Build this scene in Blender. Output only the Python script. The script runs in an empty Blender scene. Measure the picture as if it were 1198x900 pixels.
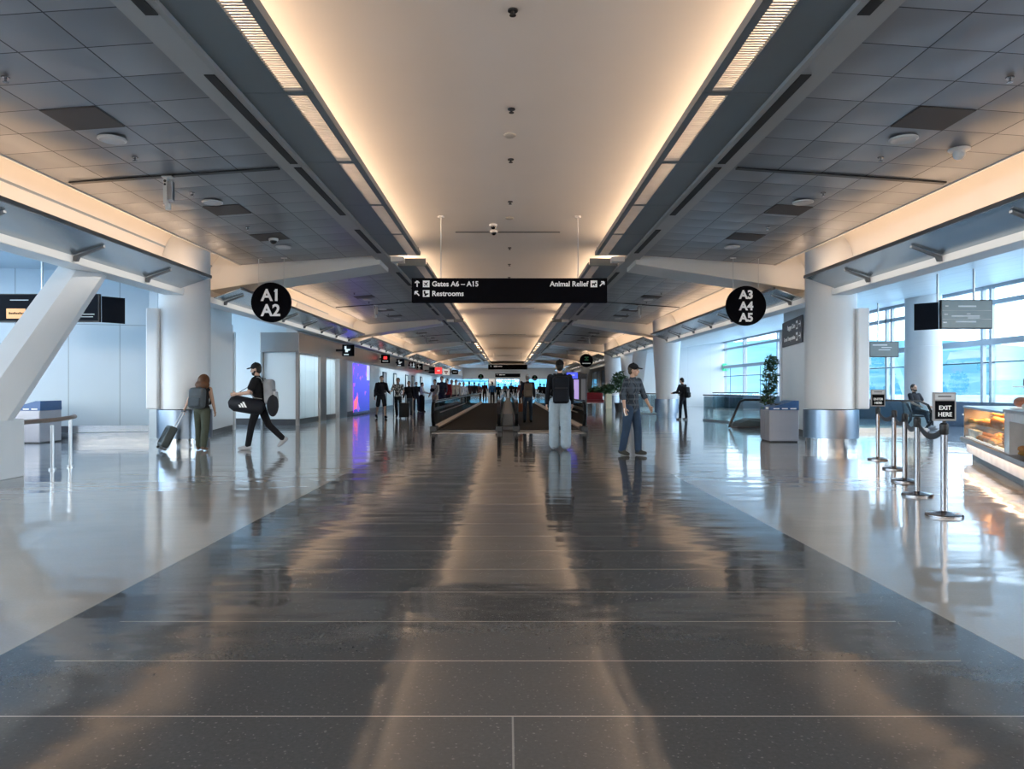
import bpy, bmesh, math, random
from mathutils import Vector, Matrix, Euler
random.seed(7)
PI = math.pi
D = math.radians
C = bpy.context.scene.collection
F, CX, CY, H = 850.0, 594.0, 454.0, 1.32      # focal length in px, vanishing point, eye height

# ---------------------------------------------------------------- materials
def nd(nt, t, **kw):
    n = nt.nodes.new(t)
    for k, v in kw.items():
        setattr(n, k, v)
    return n

def setin(nt, sock, v):
    if isinstance(v, bpy.types.NodeSocket):
        nt.links.new(v, sock)
    else:
        sock.default_value = v

def mth(nt, op, a, b=0.0, c=None):
    n = nd(nt, 'ShaderNodeMath', operation=op)
    setin(nt, n.inputs[0], a); setin(nt, n.inputs[1], b)
    if c is not None: setin(nt, n.inputs[2], c)
    return n.outputs[0]

def mixc(nt, fac, a, b, blend='MIX'):
    n = nd(nt, 'ShaderNodeMix', data_type='RGBA', blend_type=blend)
    setin(nt, n.inputs[0], fac)
    for s, v in ((n.inputs[6], a), (n.inputs[7], b)):
        setin(nt, s, v if isinstance(v, bpy.types.NodeSocket) else (v[0], v[1], v[2], 1))
    return n.outputs[2]

def newmat(name):
    m = bpy.data.materials.new(name); m.use_nodes = True
    nt = m.node_tree
    return m, nt, nt.nodes['Principled BSDF']

def noise(nt, scale, detail=2.0, vec=None, rough=0.5):
    n = nd(nt, 'ShaderNodeTexNoise')
    n.inputs['Scale'].default_value = scale
    n.inputs['Detail'].default_value = detail
    n.inputs['Roughness'].default_value = rough
    if vec is not None: nt.links.new(vec, n.inputs['Vector'])
    return n.outputs[0]

def pm(name, col, rough=0.5, metal=0.0, var=0.12, scale=6.0, emit=None, es=0.0, spec=0.5, bump=0.0):
    m, nt, b = newmat(name)
    tc = nd(nt, 'ShaderNodeTexCoord')
    nz = noise(nt, scale, 3.0, tc.outputs['Object'])
    lo = [c * (1 - var) for c in col]; hi = [min(1, c * (1 + var)) for c in col]
    setin(nt, b.inputs['Base Color'], mixc(nt, nz, lo, hi))
    b.inputs['Roughness'].default_value = rough
    b.inputs['Metallic'].default_value = metal
    b.inputs['Specular IOR Level'].default_value = spec
    if emit:
        b.inputs['Emission Color'].default_value = (*emit, 1)
        b.inputs['Emission Strength'].default_value = es
    if bump:
        bp = nd(nt, 'ShaderNodeBump'); bp.inputs['Strength'].default_value = bump
        bp.inputs['Distance'].default_value = 0.01
        nt.links.new(noise(nt, scale * 4, 3.0, tc.outputs['Object']), bp.inputs['Height'])
        nt.links.new(bp.outputs[0], b.inputs['Normal'])
    return m

def glassmat(name, tint=(0.76, 0.895, 1.0), refl=0.10, rough=0.02, fres=0.6):
    m, nt, b = newmat(name)
    nt.nodes.remove(b)
    out = nt.nodes['Material Output']
    tr = nd(nt, 'ShaderNodeBsdfTransparent'); tr.inputs[0].default_value = (*tint, 1)
    gl = nd(nt, 'ShaderNodeBsdfGlossy'); gl.inputs['Roughness'].default_value = rough
    lw = nd(nt, 'ShaderNodeLayerWeight'); lw.inputs['Blend'].default_value = 0.25
    mx = nd(nt, 'ShaderNodeMixShader')
    nt.links.new(mth(nt, 'MULTIPLY_ADD', lw.outputs['Fresnel'], fres, refl * 0.5), mx.inputs[0])
    nt.links.new(tr.outputs[0], mx.inputs[1]); nt.links.new(gl.outputs[0], mx.inputs[2])
    nt.links.new(mx.outputs[0], out.inputs[0])
    return m

M = {}
M['white'] = pm('white_paint', (0.78, 0.77, 0.75), 0.5, var=0.03)
M['vault'] = pm('vault_plaster', (0.80, 0.77, 0.73), 0.6, var=0.03, scale=1.0)
M['cove'] = pm('cove_plaster', (0.82, 0.79, 0.75), 0.6, var=0.03, scale=1.0)
M['column'] = pm('column_white', (0.74, 0.76, 0.78), 0.38, var=0.03, scale=2.0)
M['beam'] = pm('beam_white', (0.86, 0.85, 0.83), 0.5, var=0.03, scale=2.0)
M['soffit'] = pm('soffit_metal', (0.19, 0.215, 0.23), 0.42, metal=0.2, var=0.08, scale=1.5)
M['strip'] = pm('strip_metal', (0.42, 0.42, 0.41), 0.45, metal=0.1, var=0.05, scale=2.0)
M['slot'] = pm('slot_black', (0.006, 0.006, 0.007), 0.6)
M['slat'] = pm('slat_metal', (0.6, 0.57, 0.55), 0.5)
M['dark'] = pm('dark_metal', (0.035, 0.037, 0.042), 0.4, metal=0.4)
M['black'] = pm('black_plastic', (0.012, 0.012, 0.014), 0.45)
M['blackgloss'] = pm('black_gloss', (0.008, 0.008, 0.01), 0.15)
M['signblack'] = pm('sign_black', (0.004, 0.004, 0.006), 0.8, var=0.05, spec=0.05)
M['signwhite'] = pm('sign_white', (0.82, 0.82, 0.82), 0.5, emit=(1, 1, 1), es=0.12, var=0.02)
M['steel'] = pm('brushed_steel', (0.42, 0.43, 0.45), 0.28, metal=1.0, var=0.06, scale=12)
M['steelblue'] = pm('cladding_steel', (0.24, 0.30, 0.38), 0.28, metal=1.0, var=0.08, scale=3)
M['chrome'] = pm('polished_steel', (0.30, 0.29, 0.30), 0.22, metal=1.0, var=0.05)
M['fascia'] = pm('fascia_metal', (0.36, 0.33, 0.31), 0.3, metal=0.85, var=0.12, scale=0.8)
M['brown'] = pm('access_tile', (0.10, 0.085, 0.08), 0.6, var=0.05)
M['louver'] = pm('louver_metal', (0.34, 0.41, 0.47), 0.22, metal=0.9, var=0.06, scale=0.9)
M['bracket'] = pm('bracket_grey', (0.16, 0.17, 0.18), 0.4, metal=0.5)
M['wood'] = pm('rail_wood', (0.20, 0.15, 0.125), 0.35, var=0.25, scale=9)
M['base'] = pm('baseboard_dark', (0.06, 0.06, 0.065), 0.3)
M['basesteel'] = pm('baseboard_steel', (0.55, 0.6, 0.65), 0.18, metal=1.0, var=0.1, scale=1.5)
M['glass'] = glassmat('window_glass')
M['clearglass'] = glassmat('clear_glass', (0.95, 0.96, 0.95))
M['railglass'] = glassmat('balustrade_glass', (0.80, 0.92, 0.95), 0.22)
M['walkglass'] = glassmat('walkway_glass', (0.42, 0.5, 0.5), 0.16)
M['caseglass'] = glassmat('case_glass', (0.95, 0.98, 0.98), 0.03, fres=0.12)
M['frame'] = pm('window_frame', (0.46, 0.52, 0.58), 0.45, metal=0.2, var=0.04)
M['framedark'] = pm('window_frame_dark', (0.05, 0.08, 0.11), 0.45)
M['belt'] = pm('walkway_belt', (0.03, 0.03, 0.031), 0.75, var=0.3, scale=30, spec=0.2)
M['skirt'] = pm('skirt_aluminium', (0.62, 0.58, 0.54), 0.3, metal=0.8)
M['gray'] = pm('grey_laminate', (0.27, 0.26, 0.27), 0.4, var=0.05)
M['binpanel'] = pm('bin_panel', (0.36, 0.36, 0.40), 0.35, metal=0.3, var=0.05)
M['binblue'] = pm('bin_blue', (0.035, 0.10, 0.25), 0.4)
M['bingreen'] = pm('bin_green', (0.03, 0.16, 0.10), 0.4)
M['leaf'] = pm('leaf_green', (0.035, 0.085, 0.03), 0.45, var=0.5, scale=14)
M['trunkbrown'] = pm('bark_brown', (0.10, 0.065, 0.04), 0.8, var=0.3)
M['red'] = pm('red_vinyl', (0.23, 0.012, 0.02), 0.4, var=0.2)
M['redsign'] = pm('red_sign', (0.75, 0.03, 0.03), 0.4, emit=(1, 0.05, 0.05), es=1.3)
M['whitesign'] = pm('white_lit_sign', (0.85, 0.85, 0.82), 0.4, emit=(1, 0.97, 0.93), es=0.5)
M['greenlit'] = pm('green_lit_sign', (0.03, 0.45, 0.22), 0.4, emit=(0.05, 0.8, 0.4), es=0.5)
M['bluelit'] = pm('blue_lit_screen', (0.04, 0.06, 0.6), 0.3, emit=(0.05, 0.08, 1.0), es=1.4)
M['purplelit'] = pm('purple_lit_panel', (0.4, 0.3, 0.6), 0.3, emit=(0.55, 0.4, 0.85), es=0.6)
M['orangelit'] = pm('orange_lit_panel', (0.8, 0.4, 0.15), 0.4, emit=(1.0, 0.5, 0.2), es=0.35)
M['screen'] = pm('screen_dark', (0.004, 0.006, 0.011), 0.6, spec=0.08)
M['screengrey'] = pm('screen_grey', (0.055, 0.085, 0.10), 0.2, emit=(0.25, 0.4, 0.48), es=0.18)
M['signgray'] = pm('wall_sign_grey', (0.075, 0.07, 0.075), 0.5)
M['detector'] = pm('device_white', (0.72, 0.72, 0.72), 0.35)
M['marble'] = pm('counter_marble', (0.68, 0.64, 0.62), 0.25, var=0.22, scale=5)
M['pastry'] = pm('pastry_brown', (0.42, 0.19, 0.06), 0.6, var=0.4, scale=30, bump=0.4)
M['pastry2'] = pm('pastry_gold', (0.62, 0.36, 0.11), 0.6, var=0.35, scale=30, bump=0.4)
M['bread'] = pm('bread_red', (0.46, 0.13, 0.05), 0.5, var=0.35, scale=20, bump=0.4)
M['bottle'] = pm('bottle_dark', (0.10, 0.03, 0.02), 0.12)
M['bottle2'] = pm('bottle_clear', (0.55, 0.6, 0.62), 0.15)
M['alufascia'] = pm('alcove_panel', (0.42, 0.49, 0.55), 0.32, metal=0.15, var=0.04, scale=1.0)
M['hill'] = None

def seam_panel_mat(name, col, axis, step, off, rough=0.25, w=0.008, vstep=None, voff=0.0, dark=0.35):
    """white wall panels with thin seams (world position)"""
    m, nt, b = newmat(name)
    g = nd(nt, 'ShaderNodeNewGeometry'); s = nd(nt, 'ShaderNodeSeparateXYZ')
    nt.links.new(g.outputs['Position'], s.inputs[0])
    p = s.outputs['XYZ'.index(axis)]
    d = mth(nt, 'PINGPONG', mth(nt, 'SUBTRACT', p, off), step / 2)
    ln = mth(nt, 'LESS_THAN', d, w)
    if vstep:
        d2 = mth(nt, 'PINGPONG', mth(nt, 'SUBTRACT', s.outputs[2], voff), vstep / 2)
        ln = mth(nt, 'MAXIMUM', ln, mth(nt, 'LESS_THAN', d2, w))
    nz = noise(nt, 0.7, 2.0, g.outputs['Position'])
    c = mixc(nt, nz, [x * 0.94 for x in col], [min(1, x * 1.05) for x in col])
    setin(nt, b.inputs['Base Color'], mixc(nt, ln, c, [x * dark for x in col]))
    b.inputs['Roughness'].default_value = rough
    return m

M['wallpanel'] = seam_panel_mat('wall_panel', (0.80, 0.86, 0.88), 'Y', 1.25, 0.3)
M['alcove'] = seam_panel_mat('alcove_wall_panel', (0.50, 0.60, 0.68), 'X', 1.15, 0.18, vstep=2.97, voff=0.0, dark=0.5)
M['crosswall'] = seam_panel_mat('cross_wall_panel', (0.72, 0.77, 0.80), 'X', 1.6, 0.1, dark=0.8)
M['sidepanel'] = pm('side_panel_white', (0.84, 0.87, 0.89), 0.3, var=0.03)

# polished terrazzo floor
def floor_mat():
    m, nt, b = newmat('polished_terrazzo')
    g = nd(nt, 'ShaderNodeNewGeometry'); s = nd(nt, 'ShaderNodeSeparateXYZ')
    pos = g.outputs['Position']
    nt.links.new(pos, s.inputs[0])
    x, y = s.outputs[0], s.outputs[1]
    ax = mth(nt, 'ABSOLUTE', x)
    dark = mth(nt, 'LESS_THAN', ax, 2.5)
    outer = mth(nt, 'GREATER_THAN', ax, 6.55)
    sp = noise(nt, 55.0, 3.0, pos, 0.7)
    big = noise(nt, 0.8, 3.0, pos)
    vor = nd(nt, 'ShaderNodeTexVoronoi'); vor.inputs['Scale'].default_value = 42.0
    nt.links.new(pos, vor.inputs['Vector'])
    chip = mth(nt, 'MULTIPLY', mth(nt, 'LESS_THAN', vor.outputs['Distance'], 0.22), mth(nt, 'GREATER_THAN', sp, 0.52))
    cd = mixc(nt, sp, (0.075, 0.075, 0.075), (0.135, 0.133, 0.13))
    cd = mixc(nt, mth(nt, 'MULTIPLY', chip, 0.45), cd, (0.32, 0.31, 0.29))
    cl = mixc(nt, sp, (0.42, 0.38, 0.335), (0.52, 0.475, 0.425))
    co = mixc(nt, sp, (0.27, 0.285, 0.30), (0.35, 0.365, 0.38))
    c = mixc(nt, dark, cl, cd)
    c = mixc(nt, outer, c, co)
    c = mixc(nt, mth(nt, 'MULTIPLY', big, 0.25), c, (0.1, 0.1, 0.1), 'MULTIPLY')
    dl = mth(nt, 'PINGPONG', mth(nt, 'SUBTRACT', y, 0.552), 0.296)
    ln = mth(nt, 'MULTIPLY', mth(nt, 'LESS_THAN', dl, 0.0045), mth(nt, 'LESS_THAN', ax, 2.19))
    ln = mth(nt, 'MULTIPLY', ln, mth(nt, 'LESS_THAN', y, 21.0))
    c = mixc(nt, mth(nt, 'MULTIPLY', ln, 0.8), c, (0.52, 0.46, 0.40))
    cj = mth(nt, 'MULTIPLY', mth(nt, 'LESS_THAN', mth(nt, 'ABSOLUTE', mth(nt, 'SUBTRACT', x, 0.02)), 0.004), mth(nt, 'LESS_THAN', y, 2.92))
    c = mixc(nt, mth(nt, 'MULTIPLY', cj, 0.6), c, (0.4, 0.38, 0.36))
    edge = mth(nt, 'LESS_THAN', mth(nt, 'ABSOLUTE', mth(nt, 'SUBTRACT', ax, 2.5)), 0.006)
    c = mixc(nt, mth(nt, 'MULTIPLY', edge, 0.6), c, (0.05, 0.05, 0.05))
    setin(nt, b.inputs['Base Color'], c)
    setin(nt, b.inputs['Roughness'], mth(nt, 'MULTIPLY_ADD', big, 0.08, 0.05))
    b.inputs['IOR'].default_value = 1.65
    # slow waves of the polished slab
    mp = nd(nt, 'ShaderNodeMapping'); mp.inputs['Scale'].default_value = (0.9, 1.9, 1.0)
    nt.links.new(pos, mp.inputs[0])
    h = noise(nt, 1.0, 2.5, mp.outputs[0], 0.45)
    bp = nd(nt, 'ShaderNodeBump'); bp.inputs['Strength'].default_value = 1.0
    bp.inputs['Distance'].default_value = 0.0085
    nt.links.new(h, bp.inputs['Height']); nt.links.new(bp.outputs[0], b.inputs['Normal'])
    return m
M['floor'] = floor_mat()

def tile_mat():
    m, nt, b = newmat('metal_ceiling_tile')
    g = nd(nt, 'ShaderNodeNewGeometry'); s = nd(nt, 'ShaderNodeSeparateXYZ')
    nt.links.new(g.outputs['Position'], s.inputs[0])
    ax = mth(nt, 'ABSOLUTE', s.outputs[0])
    u = mth(nt, 'DIVIDE', mth(nt, 'SUBTRACT', ax, 3.35), 0.65)
    v = mth(nt, 'DIVIDE', mth(nt, 'SUBTRACT', s.outputs[1], 10.8), 0.65)
    du = mth(nt, 'PINGPONG', u, 0.5); dv = mth(nt, 'PINGPONG', v, 0.5)
    dm = mth(nt, 'MINIMUM', du, dv)
    ln = mth(nt, 'LESS_THAN', dm, 0.011)
    cmb = nd(nt, 'ShaderNodeCombineXYZ')
    nt.links.new(mth(nt, 'FLOOR', u), cmb.inputs[0]); nt.links.new(mth(nt, 'FLOOR', v), cmb.inputs[1])
    nt.links.new(mth(nt, 'SIGN', s.outputs[0]), cmb.inputs[2])
    wn = nd(nt, 'ShaderNodeTexWhiteNoise', noise_dimensions='3D'); nt.links.new(cmb.outputs[0], wn.inputs[0])
    c = mixc(nt, wn.outputs['Value'], (0.29, 0.305, 0.33), (0.36, 0.375, 0.40))
    setin(nt, b.inputs['Base Color'], mixc(nt, ln, c, (0.025, 0.025, 0.03)))
    b.inputs['Metallic'].default_value = 0.55
    b.inputs['Roughness'].default_value = 0.36
    # each tile is a little dished
    pu = mth(nt, 'MULTIPLY', mth(nt, 'SINE', mth(nt, 'MULTIPLY', mth(nt, 'FRACT', u), PI)), mth(nt, 'SINE', mth(nt, 'MULTIPLY', mth(nt, 'FRACT', v), PI)))
    bp = nd(nt, 'ShaderNodeBump'); bp.inputs['Strength'].default_value = 0.22; bp.inputs['Distance'].default_value = 0.05
    nt.links.new(pu, bp.inputs['Height']); nt.links.new(bp.outputs[0], b.inputs['Normal'])
    return m
M['tile'] = tile_mat()

def sideceil_mat():
    m, nt, b = newmat('concourse_ceiling')
    g = nd(nt, 'ShaderNodeNewGeometry'); s = nd(nt, 'ShaderNodeSeparateXYZ')
    nt.links.new(g.outputs['Position'], s.inputs[0])
    d1 = mth(nt, 'PINGPONG', s.outputs[1], 0.6); d2 = mth(nt, 'PINGPONG', s.outputs[0], 1.2)
    ln = mth(nt, 'LESS_THAN', mth(nt, 'MINIMUM', d1, d2), 0.012)
    setin(nt, b.inputs['Base Color'], mixc(nt, ln, (0.86, 0.88, 0.88), (0.4, 0.46, 0.5)))
    b.inputs['Roughness'].default_value = 0.3
    return m
M['sideceil'] = sideceil_mat()

def ad_mat():
    m, nt, b = newmat('advert_artwork')
    tc = nd(nt, 'ShaderNodeTexCoord'); s = nd(nt, 'ShaderNodeSeparateXYZ')
    nt.links.new(tc.outputs['Generated'], s.inputs[0])
    z, y = s.outputs[2], s.outputs[1]
    nz = noise(nt, 3.0, 4.0, tc.outputs['Generated'])
    c = mixc(nt, z, (0.03, 0.05, 0.45), (0.12, 0.10, 0.85))
    c = mixc(nt, mth(nt, 'MULTIPLY', mth(nt, 'GREATER_THAN', nz, 0.56), 0.7), c, (0.45, 0.12, 0.8))
    w = nd(nt, 'ShaderNodeTexWave'); w.inputs['Scale'].default_value = 1.6; w.inputs['Distortion'].default_value = 5.0
    nt.links.new(tc.outputs['Generated'], w.inputs['Vector'])
    ln = mth(nt, 'MULTIPLY', mth(nt, 'GREATER_THAN', w.outputs['Fac'], 0.88), mth(nt, 'LESS_THAN', z, 0.62))
    c = mixc(nt, ln, c, (1.0, 0.15, 0.25))
    top = mth(nt, 'MULTIPLY', mth(nt, 'GREATER_THAN', y, 0.8), mth(nt, 'GREATER_THAN', z, 0.68))
    c = mixc(nt, mth(nt, 'MULTIPLY', top, 0.6), c, (0.7, 0.8, 1.0))
    c = mixc(nt, mth(nt, 'LESS_THAN', z, 0.04), c, (0.02, 0.03, 0.1))
    setin(nt, b.inputs['Base Color'], c); setin(nt, b.inputs['Emission Color'], c)
    b.inputs['Emission Strength'].default_value = 1.1
    b.inputs['Roughness'].default_value = 0.25
    return m
M['ad'] = ad_mat()

def hill_mat():
    m, nt, b = newmat('hazy_hillside')
    g = nd(nt, 'ShaderNodeNewGeometry'); s = nd(nt, 'ShaderNodeSeparateXYZ')
    nt.links.new(g.outputs['Position'], s.inputs[0])
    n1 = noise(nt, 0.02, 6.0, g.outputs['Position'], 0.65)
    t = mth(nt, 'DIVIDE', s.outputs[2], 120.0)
    c = mixc(nt, t, (0.065, 0.215, 0.27), (0.11, 0.27, 0.27))  # bluish distance haze is put into the base colour
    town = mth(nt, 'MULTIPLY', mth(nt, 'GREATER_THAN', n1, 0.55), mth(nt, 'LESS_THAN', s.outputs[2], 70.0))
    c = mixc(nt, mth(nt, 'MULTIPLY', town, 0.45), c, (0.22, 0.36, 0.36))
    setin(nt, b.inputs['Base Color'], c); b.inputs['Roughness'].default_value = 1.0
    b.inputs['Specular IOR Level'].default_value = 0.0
    return m
M['hill'] = hill_mat()
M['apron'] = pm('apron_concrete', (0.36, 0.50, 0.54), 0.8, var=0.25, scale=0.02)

def plaid_mat():
    m, nt, b = newmat('plaid_flannel')
    tc = nd(nt, 'ShaderNodeTexCoord'); s = nd(nt, 'ShaderNodeSeparateXYZ')
    nt.links.new(tc.outputs['Object'], s.inputs[0])
    def stripe(v, p, w): return mth(nt, 'LESS_THAN', mth(nt, 'PINGPONG', v, p / 2), w)
    hx = mth(nt, 'ADD', s.outputs[0], s.outputs[1])
    c = (0.012, 0.020, 0.034)
    c = mixc(nt, mth(nt, 'MULTIPLY', stripe(hx, 0.11, 0.018), 0.6), c, (0.075, 0.095, 0.12))
    c = mixc(nt, mth(nt, 'MULTIPLY', stripe(s.outputs[2], 0.11, 0.018), 0.6), c, (0.075, 0.095, 0.12))
    c = mixc(nt, mth(nt, 'MULTIPLY', stripe(mth(nt, 'ADD', hx, 0.055), 0.11, 0.006), 0.5), c, (0.16, 0.16, 0.16))
    setin(nt, b.inputs['Base Color'], c); b.inputs['Roughness'].default_value = 0.9
    return m

def pattern_mat():
    m, nt, b = newmat('printed_shirt')
    tc = nd(nt, 'ShaderNodeTexCoord')
    n = noise(nt, 16.0, 2.0, tc.outputs['Object'])
    setin(nt, b.inputs['Base Color'], mixc(nt, mth(nt, 'GREATER_THAN', n, 0.5), (0.06, 0.07, 0.08), (0.42, 0.44, 0.43)))
    b.inputs['Roughness'].default_value = 0.9
    return m

_cl = {}
def cloth(col, rough=0.88):
    k = tuple(round(c, 3) for c in col) + (rough,)
    if k not in _cl:
        _cl[k] = pm('cloth_%02d' % len(_cl), col, rough, var=0.22, scale=9.0, bump=0.25, spec=0.25)
    return _cl[k]

# ---------------------------------------------------------------- mesh helper
class MB:
    def __init__(s): s.v = []; s.f = []; s.m = []; s.cur = 0
    def add(s, vs, fs):
        n = len(s.v); s.v += [tuple(p) for p in vs]
        for f in fs: s.f.append([n + i for i in f]); s.m.append(s.cur)
        return s
    def box(s, x0, x1, y0, y1, z0, z1):
        v = [(x, y, z) for z in (z0, z1) for y in (y0, y1) for x in (x0, x1)]
        return s.add(v, [(0, 2, 3, 1), (4, 5, 7, 6), (0, 1, 5, 4), (2, 6, 7, 3), (0, 4, 6, 2), (1, 3, 7, 5)])
    def prism(s, poly, axis, a0, a1):
        """poly: 2D points; axis 'y': (x,z), 'x': (y,z), 'z': (x,y)"""
        def P(p, a): return {'y': (p[0], a, p[1]), 'x': (a, p[0], p[1]), 'z': (p[0], p[1], a)}[axis]
        n = len(poly)
        v = [P(p, a0) for p in poly] + [P(p, a1) for p in poly]
        f = [tuple(range(n - 1, -1, -1)), tuple(range(n, 2 * n))] + [(i, (i + 1) % n, n + (i + 1) % n, n + i) for i in range(n)]
        return s.add(v, f)
    def cyl(s, p0, p1, r0, r1=None, n=16, cap=True):
        r1 = r0 if r1 is None else r1
        p0, p1 = Vector(p0), Vector(p1); d = (p1 - p0).normalized()
        a = d.orthogonal().normalized(); b = d.cross(a)
        v = [p0 + (a * math.cos(2 * PI * i / n) + b * math.sin(2 * PI * i / n)) * r0 for i in range(n)]
        v += [p1 + (a * math.cos(2 * PI * i / n) + b * math.sin(2 * PI * i / n)) * r1 for i in range(n)]
        f = [(i, (i + 1) % n, n + (i + 1) % n, n + i) for i in range(n)]
        if cap: f += [tuple(range(n - 1, -1, -1)), tuple(range(n, 2 * n))]
        return s.add(v, f)
    def lathe(s, prof, c=(0, 0, 0), n=24):
        v = []; f = []
        for r, z in prof:
            for i in range(n): v.append((c[0] + r * math.cos(2 * PI * i / n), c[1] + r * math.sin(2 * PI * i / n), c[2] + z))
        for k in range(len(prof) - 1):
            for i in range(n): f.append((k * n + i, k * n + (i + 1) % n, (k + 1) * n + (i + 1) % n, (k + 1) * n + i))
        f.append(tuple(range(n - 1, -1, -1))); f.append(tuple(range((len(prof) - 1) * n, len(prof) * n)))
        return s.add(v, f)
    def ell(s, c, r, R=None, n=14, k=9):
        c = Vector(c); R = R or Matrix.Identity(3)
        v = [c + R @ Vector((0, 0, -r[2]))]
        for j in range(1, k):
            t = -PI / 2 + PI * j / k
            for i in range(n):
                v.append(c + R @ Vector((r[0] * math.cos(t) * math.cos(2 * PI * i / n), r[1] * math.cos(t) * math.sin(2 * PI * i / n), r[2] * math.sin(t))))
        v.append(c + R @ Vector((0, 0, r[2])))
        f = [(0, 1 + (i + 1) % n, 1 + i) for i in range(n)]
        for j in range(k - 2):
            a = 1 + j * n
            f += [(a + i, a + (i + 1) % n, a + n + (i + 1) % n, a + n + i) for i in range(n)]
        L = len(v) - 1; a = 1 + (k - 2) * n
        f += [(a + i, a + (i + 1) % n, L) for i in range(n)]
        return s.add(v, f)
    def cap(s, p0, r0, p1, r1, n=12):
        """tapered capsule"""
        p0, p1 = Vector(p0), Vector(p1); d = p1 - p0
        if d.length < 1e-5: return s.ell(p0, (r0, r0, r0))
        d.normalize(); a = d.orthogonal().normalized(); b = d.cross(a)
        rings = []
        for t in (-80, -45, -10): rings.append((p0 + d * (r0 * math.sin(D(t))), r0 * math.cos(D(t))))
        for t in (10, 45, 80): rings.append((p1 + d * (r1 * math.sin(D(t))), r1 * math.cos(D(t))))
        v = []; f = []
        for c, r in rings:
            for i in range(n): v.append(c + (a * math.cos(2 * PI * i / n) + b * math.sin(2 * PI * i / n)) * r)
        for k in range(len(rings) - 1):
            f += [(k * n + i, k * n + (i + 1) % n, (k + 1) * n + (i + 1) % n, (k + 1) * n + i) for i in range(n)]
        f += [tuple(range(n - 1, -1, -1)), tuple(range((len(rings) - 1) * n, len(rings) * n))]
        return s.add(v, f)
    def tube(s, path, r, n=10):
        path = [Vector(p) for p in path]; v = []; f = []
        up = None
        for k, p in enumerate(path):
            d = (path[min(k + 1, len(path) - 1)] - path[max(k - 1, 0)]).normalized()
            if up is None: up = d.orthogonal().normalized()
            up = (up - d * up.dot(d)).normalized(); b = d.cross(up)
            rr = r[k] if isinstance(r, (list, tuple)) else r
            for i in range(n): v.append(p + (up * math.cos(2 * PI * i / n) + b * math.sin(2 * PI * i / n)) * rr)
        for k in range(len(path) - 1):
            f += [(k * n + i, k * n + (i + 1) % n, (k + 1) * n + (i + 1) % n, (k + 1) * n + i) for i in range(n)]
        f += [tuple(range(n - 1, -1, -1)), tuple(range((len(path) - 1) * n, len(path) * n))]
        return s.add(v, f)
    def ribbon(s, path, w, t, side):
        """flat band along path; w along the direction 'side', t thick"""
        side = Vector(side).normalized(); v = []; f = []
        path = [Vector(p) for p in path]
        for k, p in enumerate(path):
            d = (path[min(k + 1, len(path) - 1)] - path[max(k - 1, 0)]).normalized()
            nrm = d.cross(side).normalized()
            for a, b in ((-1, -1), (1, -1), (1, 1), (-1, 1)): v.append(p + side * (a * w / 2) + nrm * (b * t / 2))
        for k in range(len(path) - 1):
            f += [(k * 4 + i, k * 4 + (i + 1) % 4, (k + 1) * 4 + (i + 1) % 4, (k + 1) * 4 + i) for i in range(4)]
        f += [(3, 2, 1, 0), tuple((len(path) - 1) * 4 + i for i in range(4))]
        return s.add(v, f)
    def quad(s, *p): return s.add(p, [tuple(range(len(p)))])
    def mesh(s, name, mats, smooth=False):
        me = bpy.data.meshes.new(name); me.from_pydata(s.v, [], s.f)
        bm = bmesh.new(); bm.from_mesh(me); bmesh.ops.recalc_face_normals(bm, faces=bm.faces); bm.to_mesh(me); bm.free()
        for m in (mats if isinstance(mats, (list, tuple)) else [mats]): me.materials.append(m)
        for p, i in zip(me.polygons, s.m): p.material_index = i
        if smooth:
            me.polygons.foreach_set('use_smooth', [True] * len(me.polygons))
            if smooth == 'auto':
                bm = bmesh.new(); bm.from_mesh(me)
                for e in bm.edges:
                    if len(e.link_faces) == 2 and e.calc_face_angle(0) > D(35): e.smooth = False
                bm.to_mesh(me); bm.free()
        me.update()
        return me
    def build(s, name, mats, parent=None, smooth=False, bevel=0.0, world=False):
        if world and parent is not None:
            L = parent.location; s.v = [(p[0] - L.x, p[1] - L.y, p[2] - L.z) for p in s.v]
        o = bpy.data.objects.new(name, s.mesh(name, mats, smooth)); C.objects.link(o)
        if parent is not None: o.parent = parent
        if bevel:
            b = o.modifiers.new('bevel', 'BEVEL'); b.width = bevel; b.segments = 2; b.limit_method = 'ANGLE'
        return o

def tag(o, label, cat, group=None):
    o['label'] = label; o['category'] = cat
    if group: o['group'] = group
    return o
def thing(name, label, cat, loc=(0, 0, 0), rz=0.0, group=None):
    e = bpy.data.objects.new(name, None); C.objects.link(e); e.empty_display_size = 0.2
    e.location = loc; e.rotation_euler = (0, 0, rz)
    return tag(e, label, cat, group)
def struct(o): o['kind'] = 'structure'; return o
def copy_tree(o, loc=None, rz=None, label=None, parent=None):
    c = o.copy(); C.objects.link(c)
    if parent is not None: c.parent = parent
    for ch in list(o.children): copy_tree(ch, parent=c)
    if loc is not None: c.location = loc
    if rz is not None: c.rotation_euler = (0, 0, rz)
    if label: c['label'] = label
    return c
def gx(x, y):            # the floor point seen at pixel x, y
    Y = F * H / (y - CY); return ((x - CX) * Y / F, Y)
def wx(x, Y): return (x - CX) * Y / F
def wz(y, Y): return H - (y - CY) * Y / F
ORD = ['first', 'second', 'third', 'fourth', 'fifth', 'sixth', 'seventh', 'eighth', 'ninth', 'tenth']

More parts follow.
